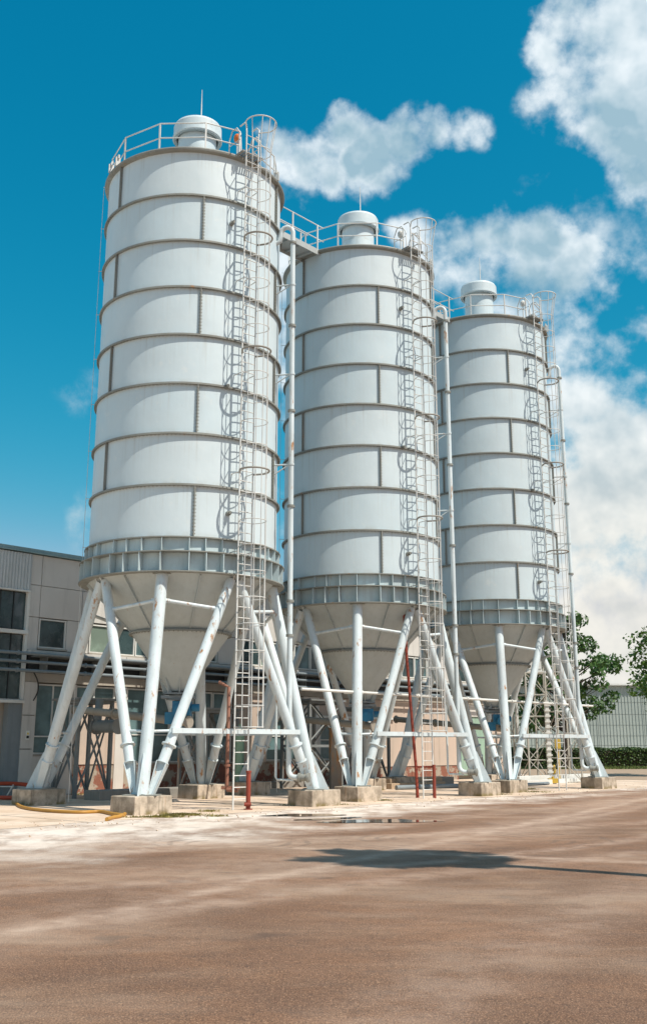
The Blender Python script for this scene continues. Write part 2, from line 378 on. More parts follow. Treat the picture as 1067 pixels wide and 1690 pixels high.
        c = m.mix(m.math('MULTIPLY', k, .34), c, (.10, .075, .06))
    # dark tyre scuffs
    sc = m.rng(m.noise(1.0, 6, .7, vs=(.5, 2.6, 1), off=(5, 5, 0)), .58, .70)
    c = m.mix(m.math('MULTIPLY', sc, .35), c, (.10, .075, .062))
    m.base(c); m.rough(m.rng(m.noise(2, 4), .3, .7, .78, .95))
    h = m.math('ADD', m.math('ADD', ag, ag2), m.math('MULTIPLY', ag3, .8)); m.bump(h, .9, .016)
    return m.m
M['asphalt'] = asphalt()
def apron_mat():
    m = NT('apron_concrete')
    c = m.mix(m.rng(m.noise(.7, 6, .65), .35, .65), (.72, .58, .46), (.58, .43, .31))
    c = m.mix(m.math('MULTIPLY', m.rng(m.noise(3.5, 6, .7), .5, .7), .6), c, (.40, .28, .19))
    c = m.mix(m.math('MULTIPLY', m.rng(m.noise(.5, 4, .6, off=(7, 7, 0)), .56, .66), .5), c, (.28, .18, .10))
    c = m.mix(m.math('MULTIPLY', m.noise(45, 3, .7), .35), c, (.42, .32, .24))
    m.base(c); m.rough(.88); m.bump(m.noise(25, 5, .7), .4, .01); return m.m
M['apron'] = apron_mat()
def water_mat():
    m = NT('puddle_water'); m.base((.06, .045, .035)); m.rough(.04); m.b.inputs['Specular IOR Level'].default_value = .7
    m.bump(m.noise(3, 2), .05, .01); return m.m
M['water'] = water_mat()
def earth_mat():
    m = NT('bare_earth'); c = m.mix(m.noise(.6, 6, .7), (.26, .18, .12), (.40, .30, .21)); m.base(c); m.rough(.95); m.bump(m.noise(8, 6), .6, .03); return m.m
M['earth'] = earth_mat()

# ------------------------------------------------------------------ mesh helpers
class MB:
    def __init__(s): s.v = []; s.f = []; s.sm = []
    def add(s, vs, fs, smooth=False):
        o = len(s.v); s.v += [tuple(map(float, v)) for v in vs]; s.f += [tuple(i+o for i in f) for f in fs]; s.sm += [smooth]*len(fs); return s
    def box(s, c, size, ax=None, taper=1.0):
        c = np.array(c, float); hx, hy, hz = np.array(size)/2.
        A = np.eye(3) if ax is None else np.array(ax, float)
        vs = []
        for k in (-1, 1):
            t = taper if k == 1 else 1
            for i, j in ((-1, -1), (1, -1), (1, 1), (-1, 1)): vs.append(c + A[0]*i*hx*t + A[1]*j*hy*t + A[2]*k*hz)
        return s.add(vs, [(3, 2, 1, 0), (4, 5, 6, 7), (0, 1, 5, 4), (1, 2, 6, 5), (2, 3, 7, 6), (3, 0, 4, 7)])
    def tube(s, p, q, r, r2=None, seg=12, caps=True):
        p = np.array(p, float); q = np.array(q, float); r2 = r if r2 is None else r2
        d = q-p; d /= np.linalg.norm(d); u = np.cross(d, (0, 0, 1) if abs(d[2]) < .95 else (1, 0, 0)); u /= np.linalg.norm(u); w = np.cross(d, u)
        a = [(math.cos(2*math.pi*i/seg), math.sin(2*math.pi*i/seg)) for i in range(seg)]
        vs = [p + (u*c+w*t)*r for c, t in a] + [q + (u*c+w*t)*r2 for c, t in a]
        s.add(vs, [(i, (i+1) % seg, seg+(i+1) % seg, seg+i) for i in range(seg)], True)
        if caps: s.add(vs, [tuple(range(seg))[::-1], tuple(range(seg, 2*seg))])
        return s
    def path(s, pts, r, seg=8, closed=False, caps=True):
        pts = [np.array(p, float) for p in pts]; n = len(pts)
        ring = []; up = None
        for i in range(n):
            a = pts[i-1] if (i > 0 or closed) else pts[i]; b = pts[(i+1) % n] if (i < n-1 or closed) else pts[i]
            t = b-a; t /= np.linalg.norm(t)
            if up is None:
                up = np.cross(t, (0, 0, 1) if abs(t[2]) < .9 else (1, 0, 0))
            up = up - t*np.dot(up, t); up /= np.linalg.norm(up); w = np.cross(t, up)
            rr = r[i] if hasattr(r, '__len__') else r
            ring.append([pts[i] + (up*math.cos(2*math.pi*k/seg) + w*math.sin(2*math.pi*k/seg))*rr for k in range(seg)])
        vs = [v for g in ring for v in g]; fs = []
        for i in range(n if closed else n-1):
            j = (i+1) % n
            for k in range(seg): fs.append((i*seg+k, i*seg+(k+1) % seg, j*seg+(k+1) % seg, j*seg+k))
        s.add(vs, fs, True)
        if caps and not closed: s.add(vs, [tuple(range(seg))[::-1], tuple(range((n-1)*seg, n*seg))])
        return s
    def lathe(s, prof, seg=96, c=(0, 0, 0), close=False):
        # each profile segment gets vertices of its own, so edges stay crisp; prof goes round counter to get outward faces
        n = len(prof)
        for i in range(n if close else n-1):
            (r0, z0), (r1, z1) = prof[i], prof[(i+1) % n]
            vs = []
            for k in range(seg):
                a = 2*math.pi*k/seg; cs, sn = math.cos(a), math.sin(a)
                vs += [(c[0]+r0*cs, c[1]+r0*sn, c[2]+z0), (c[0]+r1*cs, c[1]+r1*sn, c[2]+z1)]
            s.add(vs, [(2*k, 2*((k+1) % seg), 2*((k+1) % seg)+1, 2*k+1) for k in range(seg)], True)
        return s
    def prism(s, poly, z0, z1):
        n = len(poly); vs = [(x, y, z0) for x, y in poly] + [(x, y, z1) for x, y in poly]
        return s.add(vs, [tuple(range(n))[::-1], tuple(range(n, 2*n))] + [(i, (i+1) % n, n+(i+1) % n, n+i) for i in range(n)])
    def plate(s, pts, t):
        # flat polygon pts (3d) given thickness t along its normal
        pts = [np.array(p, float) for p in pts]; nrm = np.cross(pts[1]-pts[0], pts[2]-pts[0]); nrm /= np.linalg.norm(nrm)
        n = len(pts); vs = [p-nrm*t/2 for p in pts] + [p+nrm*t/2 for p in pts]
        return s.add(vs, [tuple(range(n))[::-1], tuple(range(n, 2*n))] + [(i, (i+1) % n, n+(i+1) % n, n+i) for i in range(n)])
    def mesh(s, name, mat):
        me = bpy.data.meshes.new(name); me.from_pydata(s.v, [], s.f)
        me.polygons.foreach_set('use_smooth', s.sm); me.materials.append(mat); me.update(); return me
    def build(s, name, mat, parent=None, bevel=0, loc=None):
        o = bpy.data.objects.new(name, s.mesh(name, mat)); COL.objects.link(o)
        if parent: o.parent = parent
        if loc is not None: o.location = loc
        if bevel:
            b = o.modifiers.new('bevel', 'BEVEL'); b.width = bevel; b.segments = 2; b.limit_method = 'ANGLE'; b.angle_limit = R_(40)
        return o
def tag(o, label=None, cat=None, group=None, kind=None):
    if label: o['label'] = label
    if cat: o['category'] = cat
    if group: o['group'] = group
    if kind: o['kind'] = kind
    return o
def empty(name, loc=(0, 0, 0), rz=0., label=None, cat=None, group=None, parent=None):
    o = bpy.data.objects.new(name, None); COL.objects.link(o); o.location = loc; o.rotation_euler = (0, 0, rz); o.empty_display_size = .2
    if parent: o.parent = parent
    return tag(o, label, cat, group)
def inst(me, name, parent, loc=(0, 0, 0), rz=0.):
    o = bpy.data.objects.new(name, me); COL.objects.link(o); o.parent = parent; o.location = loc; o.rotation_euler = (0, 0, rz); return o
def copy_tree(o, parent=None):
    c = o.copy(); COL.objects.link(c); c.parent = parent
    for ch in list(o.children): copy_tree(ch, c)
    return c
def pol(az, r, z): a = R_(az); return np.array([r*math.sin(a), -r*math.cos(a), z])      # az from -Y towards +X
def arot(az): return R_(az)       # rotating about z by az turns a piece built at az=0 (towards -Y) to az
def arc(cx, cy, r, a0, a1, n, z=0): return [(cx+r*math.cos(a), cy+r*math.sin(a), z) for a in np.linspace(a0, a1, n)]

# ------------------------------------------------------------------ SETTING: ground
def grid_sheet(name, x0, x1, y0, y1, n, mat, z=0.):
    m = MB(); m.add([(x0, y0, z), (x1, y0, z), (x1, y1, z), (x0, y1, z)], [(0, 1, 2, 3)]); o = m.build(name, mat); o['kind'] = 'structure'; return o
grid_sheet('ground', -1500, 1500, -300, 3000, 1, M['asphalt'])
def sheet(name, poly, z, mat):
    m = MB(); m.add([(x, y, z) for x, y in poly], [tuple(range(len(poly)))]); o = m.build(name, mat); o['kind'] = 'structure'; return o
edge = []
for i, s_ in enumerate(np.linspace(-16, 62, 150)):
    q = RW(s_, 4.15 + .28*math.sin(s_*.9)*math.sin(s_*.37+1) + random.uniform(-.09, .09)); edge.append(q[:2])
back = [RW(62, -10.4)[:2], RW(-16, -10.4)[:2]]
# the concrete apron: slabs laid in two rows with open joints, each slab its own piece
apr = MB(); n_ = len(edge)
apr.add([(x, y, .006) for x, y in edge+back], [tuple(range(n_+2))]); ap = apr.build('concrete_apron', M['apron']); ap['kind'] = 'structure'
jm = MB()
for s_ in np.arange(-12, 50, 3.1):
    a = np.array(RW(s_, 4.0, .0075)); b = np.array(RW(s_, -10.2, .0075)); w = np.array([*dv, 0])*.018
    jm.add([a-w, a+w, b+w, b-w], [(0, 1, 2, 3)])
for o_ in (0.4, -4.2, -8.3):
    a = np.array(RW(-14, o_, .0082)); b = np.array(RW(55, o_, .0082)); w = np.array([*nv, 0])*.018
    jm.add([a-w, b-w, b+w, a+w], [(0, 1, 2, 3)])
jo = jm.build('expansion_joint', M['darkmetal'], ap); jo['kind'] = 'stuff'
def blob(cx, cy, rx, ry, rot, n=40, rough=.25, seed=0):
    r = random.Random(seed); ph = [r.uniform(0, 6.28) for _ in range(5)]; pts = []
    for i in range(n):
        a = 2*math.pi*i/n; k = 1+rough*(math.sin(2*a+ph[0])*.6+math.sin(3*a+ph[1])*.5+math.sin(5*a+ph[2])*.35+math.sin(9*a+ph[3])*.2)
        x, y = rx*k*math.cos(a), ry*k*math.sin(a); pts.append((cx+x*math.cos(rot)-y*math.sin(rot), cy+x*math.sin(rot)+y*math.cos(rot)))
    return pts
sheet('puddle', blob(1.25, 24.2, 1.15, .62, .1, seed=3), .011, M['water'])
sheet('puddle', blob(-.45, 26.3, 1.0, .45, .35, seed=5), .0115, M['water'])
sheet('puddle', blob(.15, 25.0, .8, .25, .6, seed=8), .0125, M['water'])
# bare earth strip and grass under the hedge, right rear
sheet('dirt_road', [(11.5, 54), (60, 54), (90, 80), (13, 80)], .012, M['earth'])
def grass_strip():
    n = 9000; x = rng.uniform(13, 55, n); y = rng.uniform(79.5, 84.5, n); h = rng.uniform(.06, .22, n)
    m = MB(); vs = []; fs = []
    for i in range(n):
        a = rng.uniform(0, 3.14); dx, dy = math.cos(a)*.07, math.sin(a)*.07; lx, ly = rng.normal(0, .05, 2)
        k = len(vs); vs += [(x[i]-dx, y[i]-dy, 0), (x[i]+dx, y[i]+dy, 0), (x[i]+lx, y[i]+ly, h[i])]; fs.append((k, k+1, k+2))
    m.add(vs, fs); o = m.build('grass', M['grass']); o['kind'] = 'stuff'; o['label'] = 'green grass verge in front of the clipped hedge'; o['category'] = 'grass'
    sheet('grass_verge', [(13, 79.6), (60, 79.6), (60, 96), (13, 96)], .02, M['earth'])
grass_strip()

# ------------------------------------------------------------------ FACTORY BUILDING
FD = 7.6        # distance from the silo row to the factory wall
FK = (23.81+FD)/(23.81+11.0); CS = -20.06
def FS(s_): return CS+(s_-CS)*FK
def FZ(z_): return max(0., CAM_H+(z_-CAM_H)*FK) if z_ > .02 else 0.
FO = P1 + nv*FD
def F(s, z, off=0.): q = FO + dv*FS(s) - nv*off; return np.array([q[0], q[1], FZ(z)])
AX = (np.array([*dv, 0]), np.array([*nv, 0]), np.array([0, 0, 1.]))
fac = empty('factory_building', (FO[0], FO[1], 0), 0, 'long two storey factory of beige concrete panels behind the silos', 'building')
fac_inv = FO
def fbox(m, s0, s1, z0, z1, o0, o1):    # between along s, z and offsets towards the camera; coordinates local to fac
    s0, s1, z0, z1 = FS(s0), FS(s1), FZ(z0), FZ(z1)
    c = dv*(s0+s1)/2 - nv*(o0+o1)/2
    return m.box((c[0], c[1], (z0+z1)/2), (abs(s1-s0), abs(o1-o0), abs(z1-z0)), AX)
def fp(name, mat, boxes, parent=fac, bevel=0):
    m = MB()
    for b in boxes: fbox(m, *b)
    return m.build(name, mat, parent, bevel)
SL, SR = -9.0, 34.6
fp('wall', M['lintel'], [(SL, SR, 4.0, 8.75, -14, -.22), (SL, SR, 0, 4.0, -14, -.34)])
fp('roof', M['teal'], [(SL-.1, SR+.1, 8.93, 9.05, -14.1, .12)])
fp('parapet_trim', M['teal'], [(SL-.12, SR+.12, 8.88, 8.93, -.2, .14)])
# upper wall panels (top two rows, z joints 7.68, 6.45), narrow pier + wide bay rhythm
seams = [1.68, 2.18, 4.12, 4.55]
x = 4.55
while x < SR-2.4: seams += [x+2.3]; x += 2.3
seams.append(SR)
for zi, (z0, z1) in enumerate(((7.69, 8.85), (6.46, 7.67))):
    for a, b in zip(seams[:-1], seams[1:]):
        fp('concrete_panel', M['panel'], [(a+.013, b-.013, z0, z1, -.2, random.uniform(-.008, .008))], bevel=.008)
# left of the stair bay, off the frame edge
for z0, z1 in ((7.69, 8.85), (6.46, 7.67), (5.3, 6.44)):
    for a in (-9, -6.6, -4.2):
        fp('concrete_panel', M['panel'], [(a+.013, a+2.387, z0, z1, -.2, 0)])
# corrugated white panel over the glazed stair bay
def corr_panel(name, s0, s1, z0, z1, off, mat, parent, pitch=.12, depth=.025):
    s0, s1, z0, z1 = FS(s0), FS(s1), FZ(z0), FZ(z1); m = MB(); n = int((s1-s0)/pitch*2); ss = np.linspace(s0, s1, n+1); vs = []; 
    for i, s_ in enumerate(ss):
        o = off + (depth if i % 2 else 0)
        for k in (s_-(ss[1]-ss[0])*.22, s_+(ss[1]-ss[0])*.22):
            q = dv*k - nv*o
            vs += [(q[0], q[1], z0), (q[0], q[1], z1)]
    c = len(vs)//2
    m.add(vs, [(2*i, 2*i+2, 2*i+3, 2*i+1) for i in range(c-1)])
    return m.build(name, mat, parent)
corr_panel('corrugated_panel', -1.8, 1.66, 7.42, 8.84, .05, M['corr'], fac)
corr_panel('corrugated_panel', -1.8, 1.66, 3.30, 3.34, .05, M['corr'], fac)
fp('trim', M['white'], [(-1.8, 1.68, 7.36, 7.42, -.1, .10)])
# glazed stair bay: frames, mullions, panes
bay = empty('glazed_bay', parent=fac)
for (z0, z1) in ((5.92, 7.35), (3.34, 5.75)):
    for k in range(6):
        a = -1.74+k*.565; fp('pane', M['glass'], [(a+.02, a+.545, z0+.02, z1-.02, -.12, -.09)], bay)
    mm = []
    for k in range(7): a = -1.74+k*.565; mm.append((a-.015, a+.015, z0, z1, -.13, -.055))
    fp('mullion', M['darkmetal'], mm, bay)
fp('sill', M['white'], [(-1.8, 1.70, 5.76, 5.90, -.15, .08)], bay)
fp('sill', M['white'], [(-1.8, 1.74, 3.2, 3.30, -.15, .10)], bay)
fp('corner_trim', M['white'], [(1.60, 1.72, 3.3, 7.36, -.15, .03)], bay)
# entrance under the bay
fp('entrance_wall', M['greypipe'], [(-1.8, 1.2, .0, 3.2, -1.2, -1.1), (1.15, 1.72, 0, 3.2, -.30, -.02)])
dr = fp('door', M['glassteal'], [(-.9, .85, .05, 2.6, -1.08, -1.02)])
fp('door_frame', M['white'], [(.85, .95, 0, 2.65, -1.09, -.98), (-1.0, -.9, 0, 2.65, -1.09, -.98), (-1.0, .95, 2.6, 2.7, -1.09, -.97)], dr)
fp('handle', M['white'], [(.66, .70, 1.0, 1.35, -1.02, -.95)], dr)
# wall piece between bay and first window
fp('concrete_panel', M['panel'], [(1.74, 2.17, 5.2, 6.44, -.2, 0)], bevel=.008)
def window(s0, s1, z0, z1, pane='glass', fw=.055, mull=None, trans=None, off=0.):
    w = fp('window', M['white'], [(s0, s0+fw, z0, z1, off-.14, off-.03), (s1-fw, s1, z0, z1, off-.14, off-.03), (s0+fw, s1-fw, z1-fw, z1, off-.14, off-.03), (s0+fw, s1-fw, z0, z0+fw, off-.14, off-.03)])
    xs = [s0+fw] + ([mull] if mull else []) + [s1-fw]; zs = [z0+fw] + ([trans] if trans else []) + [z1-fw]
    for a, b in zip(xs[:-1], xs[1:]):
        for c, d in zip(zs[:-1], zs[1:]): fp('pane', M[pane], [(a+.012, b-.012, c+.012, d-.012, off-.11, off-.085)], w)
    if mull: fp('mullion', M['white'], [(mull-.025, mull+.025, z0+fw, z1-fw, off-.13, off-.04)], w)
    if trans: fp('transom', M['white'], [(s0+fw, s1-fw, trans-.025, trans+.025, off-.13, off-.045)], w)
    fp('sill', M['lintel'], [(s0-.05, s1+.05, z0-.07, z0-.005, off-.14, off+.06)], w)
    return w
window(2.22, 3.45, 5.30, 6.42)
fp('concrete_panel', M['panel'], [(3.47, 4.5, 5.22, 6.44, -.2, 0)], bevel=.008)
k = 4.55; i = 0
while k < SR-1.3:
    if i % 7 == 6: fp('concrete_panel', M['panel'], [(k+.01, k+1.5, 5.22, 6.44, -.2, 0)]); k += 1.52
    else: window(k+.02, k+1.13, 5.26, 6.40, ['glassgreen', 'glass', 'glassteal', 'glass'][i % 4]); k += 1.15
    i += 1
# fascia below the windows, dark service recess with three pipes, lintel
x = 1.74
while x < SR-.1:
    b = min(x+2.3, SR); fp('fascia_panel', M['panel'], [(x+.01, b-.01, 5.06, 5.19, -.2, .10)]); x = b
fp('service_recess', M['darkmetal'], [(1.9, SR, 4.36, 5.04, -.22, -.10)])
fp('canopy_shelf', M['greysteel'], [(2.0, SR, 4.93, 4.98, -.1, .42)])
for kk in np.arange(2.4, SR, 2.4): fp('shelf_bracket', M['greysteel'], [(kk, kk+.05, 4.38, 4.93, -.1, .34)])
fp('lintel', M['lintel'], [(1.74, SR, 4.0, 4.34, -.22, .02)])
# ground-floor bays
def lower_wall(s0, s1, z0, z1, mat='plaster', off=-.02): fp('wall_panel', M[mat], [(s0, s1, z0, z1, -.34, off)])
fp('pilaster', M['panel'], [(1.74, 2.28, 2.78, 3.99, -.3, .03)]); fp('pilaster', M['panel'], [(1.74, 2.28, 1.55, 2.75, -.3, .03)]); fp('pilaster', M['panel'], [(1.74, 2.28, .0, 1.52, -.3, .03)])
window(2.32, 3.95, 1.35, 3.95, 'glassteal', mull=3.1, trans=2.0, off=-.06)
lower_wall(2.3, 3.98, .0, 1.27, 'panel')
lower_wall(3.98, 4.1, 0, 3.98, 'panel')
window(4.12, 6.0, 3.45, 3.95, 'glassteal', mull=5.0, off=-.06)
lower_wall(4.12, 6.05, .95, 3.37); lower_wall(4.12, 6.05, 0, .93, 'plinth', -.05)
lower_wall(6.06, 6.55, 0, 3.98, 'panel')
x = 6.6
while x < 12.4:
    window(x, x+1.14, .98, 3.95, 'glassteal', trans=2.1, off=-.06); x += 1.18
lower_wall(6.56, 12.6, 0, .90, 'plinth', -.05)
lower_wall(12.6, 14.6, .93, 3.98); lower_wall(12.6, 18.2, 0, .91, 'plinth', -.05)
x = 14.65
while x < 17.2:
    window(x, x+1.14, 1.0, 3.95, 'glassteal', trans=2.1, off=-.06); x += 1.18
lower_wall(17.05+.02, 18.25, .93, 3.98, 'panel')
fp('ledge', M['white'], [(14.6, 24, 3.0, 3.1, -.1, .1)])
window(18.35, 19.6, 1.0, 2.9, 'glassteal', trans=1.95, off=-.06); lower_wall(18.27, 19.68, 0, .92, 'plinth', -.05); lower_wall(18.27, 19.68, 2.93, 3.98)
for a, b in ((19.7, 21.6), (21.62, 23.6), (23.62, 25.6), (25.62, 27.6), (27.62, 29.9)):
    lower_wall(a, b, .62, 2.2); lower_wall(a, b, 2.22, 3.98); lower_wall(a, b, 0, .60, 'plinth', -.05)
gd = fp('garage_door', M['greensheet'], [(30.0+i*.46, 30.45+i*.46, .05, 3.3, -.3, -.08) for i in range(6)])
lower_wall(30.0, 32.8, 3.32, 3.98, 'panel'); lower_wall(32.82, SR, 0, 3.98)
# warning sign on the pilaster
sg = fp('warning_sign', M['signwhite'], [(1.93, 2.07, 1.88, 2.2, .03, .045)])
m = MB(); c = [dv*s_ - nv*.049 for s_ in (FS(1.95), FS(2.05), FS(2.0))]
m.plate([(c[0][0], c[0][1], FZ(2.06)), (c[1][0], c[1][1], FZ(2.06)), (c[2][0], c[2][1], FZ(2.16))], .004); m.build('triangle', M['signyellow'], sg)
fp('text_plate', M['signblack'], [(1.945, 2.055, 1.92, 2.02, .046, .05)], sg)
# black cable hanging on the corner
m = MB(); pts = []
for t in np.linspace(0, 1, 16):
    s_ = 1.75+.45*math.sin(t*2.6)+.1*t; z = 4.65-1.35*t; q = dv*FS(s_) - nv*(.12); pts.append((q[0], q[1], FZ(z)))
m.path(pts, .022); m.build('cable', M['black'], fac)
# things of their own in front of the facade
def world_obj(name, mat, mb, label, cat, group=None, bevel=0):
    return tag(mb.build(name, mat, bevel=bevel), label, cat, group)
for i, (z, lab) in enumerate(((5.0, 'grey service pipe along the factory wall, topmost of the three'), (4.69, 'grey service pipe along the factory wall, middle of the three'), (4.37, 'grey service pipe along the factory wall, lowest of the three'))):
    m = MB(); m.tube(F(-9, z, .5), F(34.3, z, .5), .055, seg=10)
    for kk in np.arange(-8, 34, 3.0): m.tube(F(kk, z, .5), F(kk+.07, z, .5), .085, seg=10)
    world_obj('service_pipe', M['greypipe'], m, lab, 'pipe', 'service pipes along the factory wall')

# ------------------------------------------------------------------ SILOS
RS = 2.80; Z0 = 7.24; CH = 1.5; ZT = Z0+8*CH        # shell radius, bottom of shell, course height, rim
PHI = -4.2
FOOT_R = 3.965; FOOT_Z = .44
LEG_TOP_R = 2.66; ZB = 6.28
def make_silo():
    silo = empty('silo')
    # shell courses
    cm = MB(); cm.lathe([(RS, 0), (RS, CH)], 128); cme = cm.mesh('shell_course', M['shell'])
    fm = MB(); fm.lathe([(RS-.01, -.03), (RS+.085, -.03), (RS+.085, .025), (RS-.01, .03)], 128); fme = fm.mesh('flange_ring', M['flange'])
    bm_ = MB()
    for k in range(150):
        a = 2*math.pi*k/150; c, s_ = math.cos(a), math.sin(a); r = RS+.055
        bm_.box((r*c, r*s_, -.048), (.026, .026, .026), ((c, s_, 0), (-s_, c, 0), (0, 0, 1)))
    bme = bm_.mesh('bolt_ring', M['flange'])
    sm = MB(); sm.box((0, -(RS+.035), CH/2), (.028, .09, CH-.075)); sme = sm.mesh('seam_flange', M['flange'])
    sb = MB()
    for k in range(14): sb.box((-.028, -(RS+.045), .1+k*.1), (.03, .03, .03)); sb.box((.028, -(RS+.045), .1+k*.1), (.03, .03, .03))
    sbe = sb.mesh('seam_bolts', M['flange'])
    for i in range(8):
        inst(cme, 'shell_course', silo, (0, 0, Z0+i*CH))
        if 0 < i:
            f = inst(fme, 'flange_ring', silo, (0, 0, Z0+i*CH)); b = inst(bme, 'bolt_ring', f); b['kind'] = 'stuff'
        top_index = 7-i
        for j in range(3):
            az = (-47 if top_index % 2 == 0 else 13) + 120*j
            f = inst(sme, 'seam_flange', silo, (0, 0, Z0+i*CH), arot(az)); b = inst(sbe, 'bolt_row', f); b['kind'] = 'stuff'
    # top rim
    m = MB(); m.lathe([(RS-.01, -.05), (RS+.13, -.02), (RS+.145, .03), (RS+.13, .07), (RS-.2, .07)], 128)
    m.build('top_rim', M['flange'], silo, loc=(0, 0, ZT))
    m = MB(); m.lathe([(RS+.02, .075), (.6, .34), (0.001, .36)], 96); m.build('roof', M['roof'], silo, loc=(0, 0, ZT))
    # lifting lugs
    lm = MB(); 
    for az in (-50, 70, 190, 300):
        p = pol(az, RS+.10, ZT+.1); a = R_(az); ax = ((math.cos(a), math.sin(a), 0), (math.sin(a), -math.cos(a), 0), (0, 0, 1))
        l = MB(); l.box(p+np.array([0, 0, .10]), (.05, .16, .30), ax); l.box(p+np.array([0, 0, .26]), (.16, .05, .12), ax); l.build('lifting_lug', M['rail'], silo)
    # vent
    v = MB(); v.lathe([(.63, 0), (.63, 2.05)], 48); v.lathe([(.66, .0), (.66, .05)], 48); vent = v.build('roof_vent', M['shell'], silo, loc=(0, 0, ZT+.28))
    v = MB(); v.lathe([(.70, .0), (.80, .0), (.80, .46), (.76, .54), (.45, .60), (.001, .64)], 64); v.lathe([(.80, 0), (.70, 0), (.70, .45), (.001, .46)], 64)
    v.lathe([(.80, .04), (.825, .04), (.825, .09), (.80, .09)], 64)
    v.build('vent_cap', M['shell'], vent, loc=(0, 0, 1.80))
    m = MB(); m.tube((0, 0, 0), (0, 0, .9), .022, .018, 8); m.tube((0, 0, .9), (0, 0, 1.45), .016, .008, 8); m.build('lightning_rod', M['rail'], silo, loc=(.1, 0, ZT+2.65))
    # guardrail
    rp = MB(); rp.box((0, 0, .5), (.045, .045, 1.0)); rpe = rp.mesh('rail_post', M['rail'])
    rail = MB(); azs = [13+30*k for k in range(12)]
    for k, az in enumerate(azs):
        nx = azs[(k+1) % 12]
        if az == 13+30*0+0: pass
        if az in (43,): pass
        a0, a1 = az, az+30
        if az == 13: a1 = 36
        if az == 43: a0 = 47
        for h in (.50, 1.0): rail.tube(pol(a0, RS-.05, ZT+.05+h), pol(a1, RS-.05, ZT+.05+h), .02, seg=6)
    gr = rail.build('guardrail', M['rail'], silo)
    for az in azs + [36]:
        a = 47 if az == 43 else az
        inst(rpe, 'rail_post', gr, tuple(pol(a, RS-.05, ZT+.05)), arot(a))
    # ring beam
    m = MB(); m.lathe([(RS-.005, ZB), (RS-.005, Z0)], 128); rb = m.build('ring_beam', M['ring'], silo)
    m = MB(); m.lathe([(RS, Z0-.02), (RS+.13, Z0-.02), (RS+.13, Z0+.015), (RS, Z0+.015)], 128); m.build('top_flange_plate', M['flange'], rb)
    m = MB(); m.lathe([(RS, 6.805), (RS+.25, 6.805), (RS+.25, 6.835), (RS, 6.835)], 128); m.build('middle_flange_plate', M['flange'], rb)
    m = MB(); m.lathe([(RS-.25, ZB-.03), (RS+.25, ZB-.03), (RS+.25, ZB), (RS-.25, ZB)], 128); m.build('bottom_flange_plate', M['flange'], rb)
    s1 = MB(); s1.box((0, -(RS+.06), (6.835+Z0-.02)/2), (.022, .12, Z0-.02-6.835)); s1e = s1.mesh('stiffener', M['ring'])
    s2 = MB(); s2.plate([(0, -RS, ZB), (0, -(RS+.235), ZB), (0, -(RS+.235), 6.805), (0, -RS, 6.805)], .022); s2e = s2.mesh('stiffener', M['ring'])
    for sct in range(8):
        for da in (0, 15, 24, 33.5):
            az = PHI+45*sct+da; inst(s1e, 'stiffener', rb, rz=arot(az)); inst(s2e, 'stiffener', rb, rz=arot(az))
    # cones
    m = MB(); m.lathe([(1.42, 4.86), (RS-.03, ZB-.03)], 96); uc = m.build('upper_cone', M['cone'], silo)
    m = MB(); m.lathe([(1.40, 4.81), (1.52, 4.81), (1.52, 4.86), (1.40, 4.86)], 96); bf = m.build('cone_flange', M['flange'], silo)
    m = MB()
    for k in range(72):
        a = 2*math.pi*k/72; c, s_ = math.cos(a), math.sin(a)
        m.box((1.485*c, 1.485*s_, 4.795), (.03, .03, .03), ((c, s_, 0), (-s_, c, 0), (0, 0, 1)))
    b = m.build('bolt_ring', M['flange'], bf); b['kind'] = 'stuff'
    rib = MB(); rib.plate([(0, -1.44, 4.87), (0, -1.50, 4.87), (0, -(RS+.02), ZB-.10), (0, -(RS-.04), ZB-.04)], .02); ribe = rib.mesh('cone_rib', M['cone'])
    for k in range(8): inst(ribe, 'cone_rib', uc, rz=arot(PHI+22+45*k))
    m = MB(); m.lathe([(.30, 3.18), (1.42, 4.81)], 96); lc = m.build('lower_cone', M['cone'], silo)
    fin = MB(); fin.plate([(0, -.30, 3.14), (0, -.46, 3.14), (0, -.46, 3.20), (0, -.60, 3.62), (0, -.585, 3.62)], .02); fine_ = fin.mesh('outlet_fin', M['cone'])
    for k in range(8): inst(fine_, 'outlet_fin', lc, rz=R_(45*k+10))
    # slide gate and motor below the cone
    m = MB(); m.lathe([(.46, 3.10), (.46, 3.14), (.001, 3.15)], 32); m.lathe([(.28, 2.95), (.28, 3.10)], 32); m.lathe([(.001, 2.94), (.36, 2.94), (.36, 2.97), (.28, 2.97)], 32)
    m.box((0, 0, 3.02), (.95, .62, .08)); m.build('slide_gate', M['greypipe'], silo)
    m = MB(); m.box((.12, -.05, 2.70), (.52, .46, .42)); m.tube((.12, -.30, 2.62), (.12, -.62, 2.62), .15, seg=20); m.tube((.12, -.62, 2.62), (.12, -.66, 2.62), .165, seg=20)
    m.box((-.2, -.1, 2.42), (.3, .34, .34)); m.tube((.40, -.05, 2.72), (.62, -.05, 2.72), .11, seg=16); m.box((.12, -.45, 2.80), (.16, .14, .1))
    m.build('gate_motor', M['blue'], silo, bevel=.012)
    # screw conveyor running back to the factory
    m = MB(); bvec = np.array([*nv, 0.]); p = np.array([0, 0, 2.30]); m.tube(p-bvec*.5, p+bvec*5.2+np.array([0, 0, .5]), .12, seg=20)
    for t in (-.5, 1.2, 3.0, 5.1): q = p+bvec*t+np.array([0, 0, .5*max(0, t+.5)/5.7]); m.tube(q, q+bvec*.04, .17, seg=20)
    m.tube((0, 0, 2.3), (0, 0, 2.7), .2, seg=20); m.build('screw_conveyor', M['conveyor'], silo)
